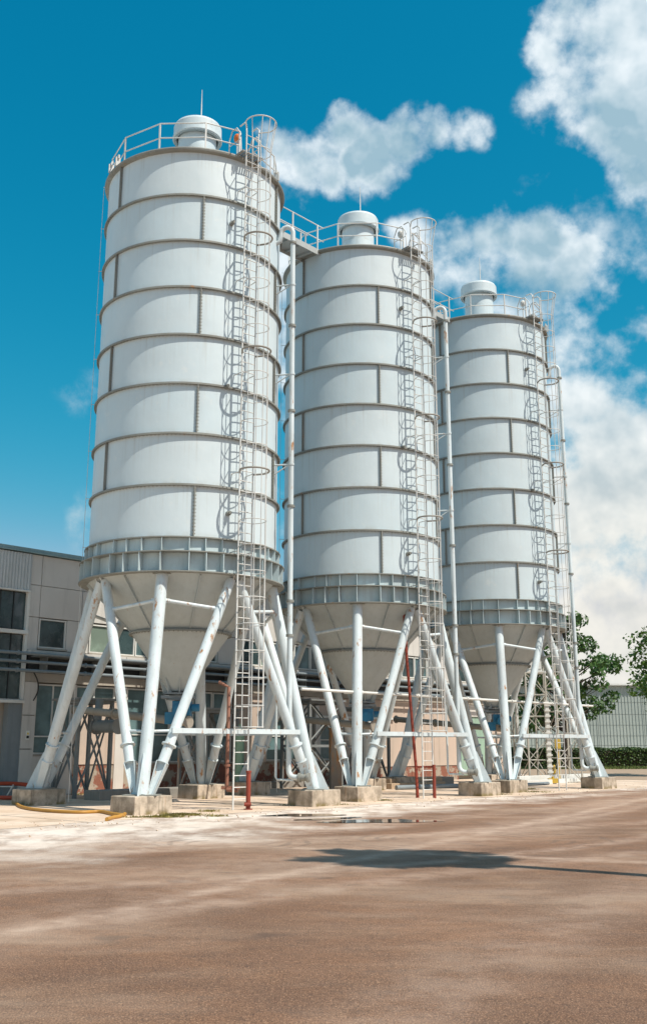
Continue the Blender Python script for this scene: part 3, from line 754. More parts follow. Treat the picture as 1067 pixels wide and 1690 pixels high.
    # legs
    def leg_line(foot_az, side):
        f = pol(foot_az, FOOT_R, FOOT_Z)
        if side == 0: return f, pol(foot_az, LEG_TOP_R+.02, ZB-.03)
        tg = np.array([math.cos(R_(foot_az)), math.sin(R_(foot_az)), 0])
        return f+tg*.20*side+pol(foot_az, .05, 0)*-1, pol(foot_az+side*42.2, LEG_TOP_R, ZB-.12)
    for q in range(4):
        faz = PHI+90*q
        a, b = leg_line(faz, 0)
        m = MB(); m.tube(a, b, .165, seg=24); lg = m.build('leg', M['leg'], silo)
        # outer gusset wedge
        o = pol(faz, .62, 0); tdir = (b-a)/np.linalg.norm(b-a)
        top = a+tdir*1.05; rad = pol(faz, .165, 0)
        m = MB(); m.plate([a+rad*.5, a+pol(faz, .44, 0), top+rad*.98+pol(faz, .03, 0), top+rad*.6], .025); m.build('gusset_plate', M['leg'], lg)
        m = MB(); m.box(a+np.array([0, 0, .012]), (.86, .62, .024), ((math.cos(R_(faz)), math.sin(R_(faz)), 0), (-math.sin(R_(faz)), math.cos(R_(faz)), 0), (0, 0, 1))); m.build('base_plate', M['flange'], lg)
        m = MB(); m.lathe([(.165, 0), (.26, .0), (.26, .03), (.165, .03)], 24, c=tuple(b+np.array([0, 0, -.03]))); m.build('cap_plate', M['flange'], lg)
        for side in (-1, 1):
            a, b = leg_line(faz, side); d_ = (b-a)/np.linalg.norm(b-a); L = np.linalg.norm(b-a)
            t0 = .78/d_[2]*1.0
            m = MB(); m.tube(a+d_*t0, b, .135, seg=24); lg = m.build('leg', M['leg'], silo)
            m = MB(); t1 = 1.22/d_[2]; m.tube(a+d_*(t1-.02), a+d_*(t1+.02), .195, seg=24); m.build('leg_collar', M['leg'], lg); m = MB(); m.tube(a+d_*(t0-.01), a+d_*(t0+.015), .165, seg=24); m.build('end_plate', M['leg'], lg)
            # tapering foot: web plate and two flange strips
            tg = np.array([math.cos(R_(faz)), math.sin(R_(faz)), 0])*side
            w = np.cross(d_, np.cross(tg, d_)); w /= np.linalg.norm(w); nn = np.cross(d_, w)
            tp = a+d_*t0
            m = MB()
            m.plate([a-w*.05, a+w*.07, tp+w*.13, tp-w*.13], .02)
            m.plate([a-w*.05-nn*.09, a-w*.05+nn*.09, tp-w*.13+nn*.12, tp-w*.13-nn*.12], .018)
            m.plate([a+w*.07-nn*.09, a+w*.07+nn*.09, tp+w*.13+nn*.12, tp+w*.13-nn*.12], .018)
            m.build('leg_foot', M['leg'], lg)
            m = MB(); up = pol(faz+side*43.4, RS-.02, ZB-.03)
            m.plate([b-np.array([0, 0, .12])+pol(faz+side*43, .05, 0), b+np.array([0, 0, .09])-pol(faz+side*43, .16, 0), b+np.array([0, 0, .09])+pol(faz+side*43, .2, 0)], .025)
            m.build('top_gusset', M['leg'], lg)
            # upper strut and lower strut
            ca, cb = leg_line(faz, 0); 
            def at(p, q_, z): return p+(q_-p)*((z-p[2])/(q_[2]-p[2]))
            p0 = at(ca, cb, 5.50); p1 = at(a, b, 5.30)
            m = MB(); e = (p1-p0)/np.linalg.norm(p1-p0); m.tube(p0+e*.15, p1-e*.1, .05, seg=12); m.box(p0+e*.2, (.13, .02, .13)); m.box(p1-e*.17, (.12, .02, .12)); m.build('upper_strut', M['leg'], silo)
    # horizontal channel bars across at 2 m between neighbouring feet
    for q in range(4):
        a0, b0 = leg_line(PHI+90*q, 1); a1, b1 = leg_line(PHI+90*(q+1), -1)
        p0 = at(a0, b0, 2.02); p1 = at(a1, b1, 2.02)
        dd = (p1-p0); Ld = np.linalg.norm(dd); dd /= Ld; yy = np.cross((0, 0, 1), dd)
        if q in (0, 1): m = MB(); m.box((p0+p1)/2-yy*.16, (Ld+.35, .06, .13), (dd, yy, (0, 0, 1))); m.build('cross_bar', M['leg'], silo)
        a2, b2 = leg_line(PHI+90*q, 0)
        pc = at(a2, b2, 2.0)
        a3, b3 = leg_line(PHI+90*q, -1)
        for pp in (p0, at(a3, b3, 2.02)):
            e = pp-pc; e /= np.linalg.norm(e); m = MB(); m.tube(pc+e*.15, pp, .038, seg=10); m.build('lower_strut', M['leg'], silo)
    # bracket box at upper right between the legs (holds the pipes)
    # ladder with cage, az 41, built in a frame where x = tangential, -y = outward
    lad = empty('ladder', (0, 0, 0), arot(40.2), parent=silo)
    LR = 3.16; lw = .23
    m = MB()
    for sx in (-1, 1):
        m.path([(sx*lw, -LR, 0.01), (sx*lw, -LR, 20.05), (sx*(lw+.02), -LR, 20.30), (sx*lw, -(LR-.10), 20.42), (sx*lw, -(LR-.35), 20.42)], .024, seg=8)
    m.build('stringer', M['rail'], lad)
    rm = MB(); rm.tube((-lw, 0, 0), (lw, 0, 0), .014, seg=6, caps=False); rme = rm.mesh('rung', M['rail'])
    for k in range(67): inst(rme, 'rung', lad, (0, -LR, .28+k*.298))
    def hoop_mesh(r, tr, mat, name, depth=.36):
        h = MB(); pts = [(-lw, 0, 0)] + [(r*math.cos(a), -depth-r*math.sin(a)*1.0, 0) for a in np.linspace(math.pi+.35, -.35, 22)] + [(lw, 0, 0)]
        h.path(pts, tr, seg=6); return h.mesh(name, mat)
    h1 = hoop_mesh(.37, .013, M['rail'], 'hoop'); h2 = hoop_mesh(.42, .03, M['hoop'], 'wide_hoop', .38); h3 = hoop_mesh(.48, .02, M['rail'], 'top_hoop', .42)
    zz = [2.12, 2.68] + [3.4+.72*k for k in range(23)]
    for z in zz:
        thick = min(abs(z-t) for t in (9.16, 12.76, 16.36)) < .05
        inst(h2 if thick else h1, 'hoop', lad, (0, -LR, z))
    inst(h3, 'hoop', lad, (0, -LR, 20.2))
    for a in (20, 60, 90, 120, 160):
        a = R_(a); bb = MB(); x0, y0 = .37*math.cos(a), -LR-.36-.37*math.sin(a); x1, y1 = .48*math.cos(a), -LR-.42-.48*math.sin(a)
        bb.path([(x0, y0, 2.1), (x0, y0, 19.3), (x1, y1, 20.2)], .013, seg=6); bb.build('cage_bar', M['rail'], lad)
    for z in [3.2+k*2.99 for k in range(6)] + [6.9]:
        if z < 6.2: continue
        bb = MB(); 
        for sx in (-1, 1): bb.tube((sx*lw, -LR, z), (sx*lw*1.05, -(RS-.02), z), .016, seg=6)
        bb.build('standoff', M['rail'], lad)
    # landing
    m = MB()
    for k in range(8): m.box((-.30+k*.086, -(RS+.17), 19.36), (.05, .42, .03))
    m.box((-.36, -(RS+.17), 19.34), (.03, .46, .07)); m.box((.36, -(RS+.17), 19.34), (.03, .46, .07)); m.build('landing_grate', M['hoop'], lad)
    m = MB()
    for sx in (-1, 1):
        m.path([(sx*.38, -(RS-.35), 19.3), (sx*.38, -(RS-.35), 20.0), (sx*.38, -(RS-.2), 20.28), (sx*.38, -(RS+.05), 20.28), (sx*.38, -(RS+.25), 20.0), (sx*.38, -(RS+.3), 19.36)], .02, seg=8)
        m.tube((sx*.38, -(RS-.35), 19.8), (sx*.38, -(RS+.28), 19.8), .014, seg=6)
    m.build('landing_rail', M['rail'], lad)
    # lamp on a bracket at the landing
    lp = MB(); lp.tube((-.15, -(RS-.25), 19.4), (-.15, -(RS-.25), 20.05), .022, seg=8); lb = lp.build('lamp_post', M['rail'], lad)
    # filling pipe
    FPR, FAZ = 3.33, 78
    c = pol(FAZ, FPR, 0); inw = -pol(FAZ, 1, 0); side = np.array([.94, -.34, 0])
    m = MB(); pts = [c+side*.30+np.array([0, 0, .78])]
    for a in np.linspace(0, math.pi/2, 6): pts.append(c+side*.20*(1-math.sin(a))+np.array([0, 0, .98-.20*math.cos(a)]))
    pts += [c+np.array([0, 0, 17.6])]
    for a in np.linspace(0.2, math.pi, 9): pts.append(c+inw*.20*(1-math.cos(a))+np.array([0, 0, 17.6+.22*math.sin(a)]))
    pts.append(c+inw*.42+np.array([0, 0, 17.35])); pts.append(c+inw*.56+np.array([0, 0, 17.28]))
    m.path(pts, .078, seg=16); fpipe = m.build('filling_pipe', M['leg'], silo)
    for z in (4.75, 5.75, 8.6, 11.6, 14.4, 17.25):
        m = MB(); m.tube(c+np.array([0, 0, z-.035]), c+np.array([0, 0, z+.035]), .115, seg=16); m.build('pipe_collar', M['flange'], fpipe)
    for z in (9.9, 12.8, 15.8):
        m = MB(); m.tube(c+np.array([0, 0, z]), c+inw*.55+np.array([0, 0, z]), .028, seg=8); m.tube(c+np.array([0, 0, z+.03]), c+inw*.55+np.array([0, 0, z-.3]), .02, seg=8)
        m.tube(c+np.array([0, 0, z-.03]), c+np.array([0, 0, z+.03]), .095, seg=16); m.build('pipe_bracket', M['leg'], fpipe)
    e0 = c+side*.30+np.array([0, 0, .78])
    m = MB(); m.tube(e0, e0+side*.06, .13, seg=20); m.tube(e0+side*.10, e0+side*.26, .10, .085, seg=20); m.tube(e0+side*.26, e0+side*.31, .13, seg=20); m.tube(e0+side*.05, e0+side*.12, .095, seg=20)
    m.tube(e0+side*.31, e0+side*.33, .085, seg=20)
    m.tube(e0+side*.18+np.array([0, 0, .07]), e0+side*.18+np.array([0, 0, .22]), .02, seg=8); m.build('hose_coupling', M['flange'], fpipe)
    # thin return pipe
    c2 = c-side*.40
    m = MB(); m.path([c2+side*.12+np.array([0, 0, 3.08]), c2+side*.04+np.array([0, 0, 3.10]), c2+np.array([0, 0, 3.0]), c2+np.array([0, 0, .80]), c2+side*.05+np.array([0, 0, .72]), c2+side*.55+np.array([0, 0, .70])], .032, seg=10)
    m.build('return_pipe', M['leg'], silo)
    # sensor heads on the shell
    for az, z in ((30, 11.75), (31, 17.0), (33, 8.0)):
        p = pol(az, RS, z); o = pol(az, 1, 0); m = MB(); m.tube(p-o*.02, p+o*.10, .07, seg=12); m.tube(p+o*.10, p+o*.19, .045, seg=12); m.build('level_sensor', M['flange'], silo)
    # thin lightning conductor down the rear-left side
    m = MB(); ca = -82
    m.tube(pol(ca, RS+.18, .1), pol(ca, RS+.18, ZT+.1), .008, seg=5, caps=False)
    for z in [7+1.5*k for k in range(9)]: m.tube(pol(ca, RS, z+.4), pol(ca, RS+.20, z+.4), .01, seg=5)
    m.build('lightning_conductor', M['rail'], silo)
    return silo
SG = 'white cement silos in a row'
s1 = make_silo()
s2 = copy_tree(s1); s3 = copy_tree(s1)
for o, P, lab in ((s1, P1, 'nearest and tallest looking white steel silo, at the left of the row'), (s2, P2, 'middle white steel silo of the row of three'), (s3, P3, 'farthest white steel silo, at the right end of the row beside the trees')):
    o.location = (P[0], P[1], 0); tag(o, lab, 'silo', SG)
def lamp_head(silo, mat, lab):
    lad = [c for c in silo.children if c.name.startswith('ladder')][0]
    m = MB(); m.lathe([(.001, 0), (.09, 0), (.11, .06), (.11, .16), (.07, .23), (.001, .25)], 20, c=(-.15, -(RS-.25), 20.05)); o = m.build('lamp', mat, lad); o['label'] = lab
lamp_head(s1, M['orange'], 'small orange lamp'); lamp_head(s2, M['rail'], 'small pale lamp'); lamp_head(s3, M['rail'], 'small pale lamp')
for silo in (s2, s3):      # rod positions differ a touch
    silo.rotation_euler = (0, 0, R_(-.6 if silo is s2 else .5))

# footings
foot_labels = {
 (0, 0): 'large stained concrete footing under the front leg of the nearest silo', (0, 1): 'sunlit concrete footing under the right leg of the nearest silo',
 (0, 2): 'concrete footing under the rear leg of the nearest silo, behind its ladder', (0, 3): 'grey shaded footing under the far left leg, beside the red hoses',
 (1, 0): 'concrete footing under the front leg of the middle silo', (1, 1): 'concrete footing under the right leg of the middle silo, right of its ladder',
 (1, 2): 'shaded footing under the rear leg of the middle silo', (1, 3): 'concrete footing under the left leg of the middle silo',
 (2, 0): 'small looking footing under the front leg of the farthest silo', (2, 1): 'footing standing alone at the right end under the farthest silo',
 (2, 2): 'footing under the rear leg of the farthest silo', (2, 3): 'footing under the left leg of the farthest silo'}
for i, P in enumerate((P1, P2, P3)):
    for q in range(4):
        p = pol(PHI+90*q, FOOT_R+.02, 0); m = MB()
        m.box((0, 0, FOOT_Z/2-.02), (1.20, .96, FOOT_Z+.04), AX, taper=.985)
        o = m.build('concrete_footing', M['footing'], bevel=.022, loc=(P[0]+p[0], P[1]+p[1], 0)); tag(o, foot_labels[(i, q)], 'footing', 'concrete footings under the silo legs')
        o.rotation_euler = (0, 0, random.uniform(-.02, .02))

# walkways between the silo tops
def walkway(a, b, lab):
    w = empty('walkway', (a[0], a[1], 0), 0, lab, 'walkway', 'walkways between the silo tops')
    L0, L1 = 2.55, np.hypot(*(b-a))-2.55; z = 19.22
    def bx(m, s0, s1, o0, o1, z0, z1):
        c = dv*(s0+s1)/2 - nv*(o0+o1)/2; m.box((c[0], c[1], (z0+z1)/2), (s1-s0, o1-o0, z1-z0), AX)
    m = MB(); bx(m, L0, L1, -.40, .40, z+.02, z+.06); bx(m, L0, L1, -.44, -.40, z-.10, z+.12); bx(m, L0, L1, .40, .44, z-.10, z+.12)
    for t in np.arange(L0+.3, L1, .6): bx(m, t, t+.05, -.40, .40, z-.06, z+.018)
    m.build('deck', M['roof'], w)
    for sd in (-1, 1):
        m = MB()
        for h in (.55, 1.1):
            c0 = dv*(L0) - nv*sd*.40; c1 = dv*(L1) - nv*sd*.40
            m.tube((c0[0], c0[1], z+h), (c1[0], c1[1], z+h), .02, seg=6)
        m.build('handrail', M['rail'], w)
        for t in (L0+.35, (L0+L1)/2, L1-.35):
            m = MB(); c = dv*t - nv*sd*.42; m.box((c[0], c[1], z+.55), (.045, .045, 1.1), AX); m.build('post', M['rail'], w)
walkway(P1, P2, 'steel walkway with handrails joining the tops of the nearest and middle silos')
walkway(P2, P3, 'steel walkway with handrails joining the tops of the middle and farthest silos')

# ------------------------------------------------------------------ pipes and yard things
# long air pipe behind the front legs
m = MB(); m.tube(RW(3.2, 1.9, 3.32), RW(21.5, 1.9, 3.32), .045, seg=10)
for t in (6, 9, 12, 15, 18, 21): m.tube(RW(t, 1.9, 3.32), RW(t+.08, 1.9, 3.32), .07, seg=10)
m.tube(RW(6.0, 1.9, 3.32), RW(6.0, 1.2, 3.32), .03, seg=8); m.tube(RW(14.4, 1.9, 3.32), RW(14.4, 1.2, 3.32), .03, seg=8)
world_obj('air_pipe', M['white'], m, 'long thin white pipe running level behind the front silo legs', 'pipe')
G = pol
def sil(P, az, r, z): q = pol(az, r, z); return np.array([P[0]+q[0], P[1]+q[1], z])
m = MB(); m.path([sil(P1, 40, 2.55, .5), sil(P1, 40, 2.55, 3.2), sil(P1, 38, 2.2, 3.35)], .05, seg=10); m.tube(sil(P1, 40, 2.55, 1.1), sil(P1, 40, 2.55, 1.16), .08, seg=12); m.box(sil(P1, 42, 2.6, .55), (.5, .12, .08))
m.path([sil(P1, 40, 2.55, .5), sil(P1, 44, 2.8, .48)], .05, seg=10)
world_obj('standpipe', M['rustpipe'], m, 'rusty orange standpipe rising behind the ladder of the nearest silo', 'pipe')
m = MB(); q = sil(P1, 44.5, 3.2, 0); m.tube((q[0], q[1], 0), (q[0], q[1], .98), .062, seg=14); m.tube((q[0], q[1], 0.), (q[0], q[1], .03), .12, seg=14); m.tube((q[0], q[1], .95), (q[0], q[1], 1.0), .075, seg=14)
m.tube((q[0]-.1, q[1]-.05, .14), (q[0]+.08, q[1]-.05, .14), .05, seg=10)
world_obj('guard_post', M['red'], m, 'dark red steel post at the foot of the nearest ladder', 'post')
m = MB(); q = sil(P2, 44, 3.2, 0); m.tube((q[0], q[1], 0), (q[0], q[1], 1.05), .055, seg=14); m.tube((q[0]-.55, q[1]+.3, .98), (q[0], q[1], .98), .03, seg=8); m.tube((q[0]-.55, q[1]+.3, 0), (q[0]-.55, q[1]+.3, 1.0), .03, seg=8)
world_obj('guard_post', M['red'], m, 'dark red steel post at the foot of the middle silo ladder', 'post')
m = MB(); m.path([sil(P2, 34, 2.45, 6.1), sil(P2, 35, 2.5, 4.5), sil(P2, 37, 2.75, .9), sil(P2, 37, 2.8, .02)], .05, seg=10)
for z in (1.5, 3.2, 5.0): q = sil(P2, 36, 2.5+.09*(5-z)*.6, z); 
world_obj('downpipe', M['red'], m, 'dark red pipe running down behind the middle silo ladder', 'pipe')

def ground_path(pts, r, z=None):
    z = r if z is None else z
    P = [np.array([x, y, (zz if zz is not None else z)]) for x, y, zz in pts]; out = []
    for i in range(len(P)-1):
        p0 = P[max(0, i-1)]; p1 = P[i]; p2 = P[i+1]; p3 = P[min(len(P)-1, i+2)]
        for t in np.linspace(0, 1, 8, endpoint=False):
            out.append(.5*((2*p1)+(-p0+p2)*t+(2*p0-5*p1+4*p2-p3)*t*t+(-p0+3*p1-3*p2+p3)*t**3))
    out.append(P[-1]); return out
def px_ground(u, v, z=0.):
    a = (u-533.5)/FPX; b = -(v-800.)/FPX; c, s = math.cos(PITCH), math.sin(PITCH); q = (a, c-s*b, s+c*b); t = (z-CAM_H)/q[2]; return (q[0]*t, q[1]*t)
def hose(pxs, r, mat, lab, name='hose'):
    pts = [(*px_ground(u, v), None) for u, v in pxs]; m = MB(); m.path(ground_path(pts, r), r, seg=10); world_obj(name, mat, m, lab, 'hose')
hose([(24, 1321), (30, 1332), (48, 1338), (85, 1342), (130, 1344), (165, 1343), (186, 1347), (204, 1349)], .045, M['hoseY'], 'yellow hose lying on the apron by the front left footing')
hose([(176, 1356), (186, 1353), (197, 1351), (206, 1347)], .045, M['hoseY'], 'short loose end of yellow hose beside the stained footing')
def hose3(pts, r, mat, lab):
    m = MB(); m.path(ground_path(pts, r), r, seg=10); world_obj('hose', mat, m, lab, 'hose')
hx, hy = px_ground(0, 1312)
hose3([(-12.5, 36.2, .22), (-11, 35.4, .42), (-10.0, 35.0, .45), (-9.0, 34.4, .36), (-8.2, 34.0, .12)], .065, M['hoseR'], 'thick red hose raised off the ground, upper of two at the left')
hose3([(-13.5, 33.9, .08), (-11.5, 33.9, .08), (-10.3, 33.7, .08), (-9.3, 33.6, .07)], .065, M['hoseR'], 'thick red hose lying on the ground, lower of two at the left')
m = MB(); m.tube((-10.9, 34.9, .01), (-11.2, 35.2, .42), .025, seg=8); m.tube((-10.3, 35.0, .01), (-10.05, 34.9, .42), .025, seg=8); m.tube((-11.2, 35.2, .36), (-10.05, 34.9, .36), .02, seg=8)
world_obj('hose_stand', M['white'], m, 'small white trestle holding up the red hose', 'stand')

# braced steel frames behind the silos (conveyor supports)
def braced_frame(lab, s0, s1, o0, o1, h, rows=1, mat='greysteel', b=.11, xr=.035, table=True):
    c0 = np.array(RW((s0+s1)/2, (o0+o1)/2, 0)); fr = empty('steel_frame', tuple(c0), 0, lab, 'steel frame', 'braced steel frames behind the silos')
    def P(s_, o_, z): return np.array(RW(s_, o_, z))-c0
    for s_ in (s0, s1):
        for o_ in (o0, o1): m = MB(); m.box(P(s_, o_, h/2), (b, b, h), AX); m.build('post', M[mat], fr)
    for z in [h*k/rows for k in range(1, rows+1)]:
        m = MB()
        for o_ in (o0, o1): m.box(P((s0+s1)/2, o_, z-.05), (abs(s1-s0)-b, b*.8, b*.9), AX)
        for s_ in (s0, s1): m.box(P(s_, (o0+o1)/2, z-.05), (b*.8, abs(o1-o0)-b, b*.9), AX)
        m.build('beam', M[mat], fr)
    for k in range(rows):
        z0, z1 = h*k/rows+.1, h*(k+1)/rows-.1
        for o_ in (o0, o1):
            for (za, zb) in ((z0, z1), (z1, z0)): m = MB(); m.tube(P(s0, o_, za), P(s1, o_, zb), xr, seg=6); m.build('brace', M[mat], fr)
        for s_ in (s0, s1):
            for (za, zb) in ((z0, z1), (z1, z0)): m = MB(); m.tube(P(s_, o0, za), P(s_, o1, zb), xr, seg=6); m.build('brace', M[mat], fr)
    if table:
        m = MB(); m.box(P((s0+s1)/2, (o0+o1)/2, h+.04), (abs(s1-s0)+.3, abs(o1-o0)+.3, .07), AX); m.build('top_plate', M[mat], fr)
    return fr
braced_frame('grey braced frame behind the front left leg of the nearest silo', .2, 1.5, -5.2, -6.4, 3.1, 1)
braced_frame('grey braced frame behind the ladder of the nearest silo', 5.2, 6.7, -4.6, -6.0, 2.9, 1)
braced_frame('tall double-braced grey frame behind the middle silo', 10.8, 12.7, -4.8, -6.3, 3.4, 2)
braced_frame('grey braced frame between the middle and farthest silos', 14.4, 15.8, -4.8, -6.2, 3.2, 1)
# hopper-like grey duct head on the first frame
m = MB(); a = np.array(RW(.5, -4.6, 2.25)); b = a+np.array([*nv, 0])*-1.1
m.tube(a, b, .2, seg=20); m.tube(b, b+(b-a)*.05, .25, seg=20); m.tube(a, a+(a-b)*.05, .25, seg=20); m.tube(a, a+np.array([.0, .2, .85]), .13, seg=16)
world_obj('duct_blower', M['greysteel'], m, 'grey round duct with open end beside the braced frame at left', 'duct')
# green gas bottle and rusted plate
q = px_ground(404, 1300); m = MB(); q = RW(5.9, -3.6); m.lathe([(.14, .42), (.16, .45), (.16, 2.1), (.13, 2.2), (.05, 2.28), (.05, 2.4), (.001, 2.4)], 24, c=(q[0], q[1], 0)); m.tube((q[0], q[1], 0), (q[0], q[1], .45), .05)
world_obj('green_cylinder', M['green'], m, 'slim pale green cylinder seen between the rungs of the nearest ladder', 'cylinder')
q = RW(10.2, -2.9); m = MB(); m.box((0, 0, 1.15), (.62, .10, 2.3), AX); m.box((0, 0, 2.28), (.70, .14, .06), AX)
for z in (.5, 1.2, 1.9): m.box((-.02, -.03, z), (.56, .12, .03), AX)
o = m.build('control_cabinet', M['rusted'], loc=(q[0], q[1], 0)); tag(o, 'tall rust-blotched grey cabinet standing behind the right leg of the nearest silo', 'cabinet')
# low concrete ledges and curbs between apron and factory
for (a, b, o0, o1, h, lab) in ((.0, 5.6, -3.6, -4.4, .30, 'low grey concrete kerb behind the left footing'), (6.6, 12.6, -6.6, -7.2, .26, 'low concrete kerb along the factory behind the first silo'), (13.4, 19.0, -3.7, -4.6, .34, 'low sunlit concrete ledge behind the middle silo')):
    m = MB(); c = RW((a+b)/2, (o0+o1)/2); m.box((0, 0, h/2), (b-a, abs(o1-o0), h), AX); o = m.build('concrete_ledge', M['paleconc'], bevel=.02, loc=(c[0], c[1], 0)); tag(o, lab, 'ledge')
# timber beams, white beams, bluish pipe
def beam(s0, s1, o, z, w, h, mat, lab, cat='beam', name='beam'):
    m = MB(); c = RW((s0+s1)/2, o); m.box((0, 0, z+h/2), (s1-s0, w, h), AX); ob = m.build(name, mat, loc=(c[0], c[1], 0), bevel=.01); tag(ob, lab, cat)
beam(13.0, 16.6, -2.6, .0, .3, .22, M['timber'], 'old timber beam on the ground behind the middle ladder', name='timber_beam')
beam(13.4, 16.9, -2.95, .22+.003, .25, .16, M['timber'], 'timber plank laid on the ledge behind the middle ladder', name='timber_beam')
beam(20.0, 26.5, -1.0, .0, .3, .2, M['white'], 'long white beam on the apron right of the farthest silo, lower one', name='white_beam')
beam(20.6, 27.0, -1.5, .0, .3, .36, M['white'], 'long white beam on the apron right of the farthest silo, rear one', name='white_beam')
m = MB(); a = RW(12.6, -1.9, .09); b = RW(15.8, -1.3, .09); m.tube(a, b, .09, seg=14); world_obj('loose_pipe', M['greypipe'], m, 'bluish grey pipe lying on the apron behind the middle ladder', 'pipe')
m = MB(); a = RW(18.6, -.2, .07); b = RW(21.4, -.4, .07); m.tube(a, b, .07, seg=14); world_obj('loose_pipe', M['greypipe'], m, 'bluish grey pipe lying on the apron beside the white beams', 'pipe')

# scaffold of the batching plant behind silo 3
def lattice(cx, cy, w, d, h, rows, lab, rot=.25):
    t = empty('lattice_tower', (cx, cy, 0), rot, lab, 'tower', 'lattice towers right of the farthest silo')
    pm = MB(); pm.box((0, 0, h/2), (.07, .07, h)); pme = pm.mesh('post', M['lattice'])
    xs = [(-w/2, -d/2), (w/2, -d/2), (w/2, d/2), (-w/2, d/2)]
    for x, y in xs: inst(pme, 'post', t, (x, y, 0))
    for k in range(rows+1):
        z = .05+k*(h-.1)/rows
        for i in range(4):
            a, b = xs[i], xs[(i+1) % 4]; m = MB(); m.tube((*a, z), (*b, z), .022, seg=6); m.build('rail', M['lattice'], t)
            if k < rows:
                z2 = z+(h-.1)/rows; p, q = (a, b) if (k+i) % 2 else (b, a); m = MB(); m.tube((*p, z), (*q, z2), .02, seg=6); m.build('brace', M['lattice'], t)
    return t
lattice(9.7, 49.5, 1.0, 1.2, 5.0, 5, 'slim pale lattice tower with zigzag braces behind the farthest silo')
lattice(11.2, 49.8, 1.1, 1.2, 5.4, 5, 'pale lattice tower beside the tree, right of the other towers')
lattice(8.4, 50.5, .9, 1.0, 4.4, 4, 'pale lattice tower half hidden by the farthest silo legs')
m = MB()
m.box((9.95, 49.6, 5.62), (.62, .55, 1.2)); m.lathe([(.30, 6.22), (.30, 6.36), (.16, 6.5), (.001, 6.5)], 20, c=(9.95, 49.6, 0)); m.path([(10.0, 49.6, 6.4), (10.0, 49.6, 6.75), (10.15, 49.6, 6.88), (10.35, 49.6, 6.8), (10.36, 49.6, 6.6)], .07, seg=12)
for z in (5.2, 5.6, 6.0): m.box((9.95, 49.31, z), (.60, .03, .03))
m.box((9.95, 49.6, 5.04), (.8, .8, .05))
world_obj('dust_filter', M['white'], m, 'white box filter on top of a lattice tower behind the farthest silo', 'filter')
m = MB(); m.path([(9.0, 49.0, 4.6), (8.6, 49.0, 4.2), (8.6, 49.0, 3.9)], .12, seg=12); m.tube((9.0, 49.0, 4.6), (9.0, 49.0, 5.3), .12, seg=12); m.box((9.0, 49.0, 4.7), (.5, .4, .3)); m.box((9.0, 49.2, 2.25), (.08, .08, 4.5))
world_obj('ribbed_duct', M['white'], m, 'white ribbed duct head among the lattice towers', 'duct')
# ribbed white riser
m = MB(); m.box((10.35, 49.0, 1.9), (.16, .1, 3.6))
for k in range(14): m.box((10.35, 48.96, .25+k*.25), (.26, .1, .08))
world_obj('cable_riser', M['white'], m, 'white ribbed riser standing before the lattice towers', 'riser')
# drive way of yellow things
m = MB(); m.box((10.75, 49.0, 1.75), (.24, .2, .42)); m.box((10.75, 49.0, .75), (.06, .06, 1.5)); world_obj('yellow_box', M['yellow'], m, 'yellow switch box on a thin post by the lattice towers', 'box')
m = MB(); m.box((10.3, 48.3, .14), (.42, .3, .2)); m.box((9.95, 48.3, .09), (.35, .2, .1)); m.tube((10.3, 48.3, .24), (10.3, 48.3, .32), .06); world_obj('yellow_block', M['yellow'], m, 'small yellow block on the ground under the lattice towers', 'block')
q = px_ground(915, 1291); m = MB(); m.tube((q[0], q[1], 0), (q[0], q[1], .72), .075, seg=14); m.lathe([(.075, .72), (.05, .78), (.001, .79)], 14, c=(q[0], q[1], 0)); world_obj('bollard', M['yellow'], m, 'yellow bollard behind the farthest silo ladder', 'bollard')

# ------------------------------------------------------------------ far building, hedge, trees
fb = empty('warehouse', (0, 0, 0), 0, 'low grey green clad warehouse behind the hedge at right', 'building')
FX0, FX1, FY = 17.5, 62.0, 102.0
m = MB(); m.box(((FX0+FX1)/2, FY+10.2, 3.7), (FX1-FX0, 20, 7.38)); m.build('wall', M['farclad'], fb)
m = MB(); m.box(((FX0+FX1)/2, FY+10, 7.47), (FX1-FX0+.5, 20.6, .16)); m.build('roof', M['white'], fb)
rows = [(.3, 1.72), (1.75, 2.62), (2.65, 3.62), (3.65, 4.62), (4.65, 5.75), (5.78, 7.36)]
def ribbed(w, h):
    m = MB(); n = int(w/.30); vs = []; st = w/n
    for i in range(n):
        x = i*st; vs += [(x+.0, 0), (x+st*.58, 0), (x+st*.66, -.05), (x+st*.92, -.05)]
    vs.append((w, 0)); V = []
    for x, y in vs: V += [(x, y, 0), (x, y, h)]
    m.add(V, [(2*i, 2*i+2, 2*i+3, 2*i+1) for i in range(len(vs)-1)]); return m.mesh('cladding_panel', M['farclad'])
for z0, z1 in rows:
    me = ribbed(4.4, z1-z0)
    x = FX0+.05
    while x < FX1-4: inst(me, 'cladding_panel', fb, (x, FY+.12-random.uniform(0, .02), z0)); x += 4.43

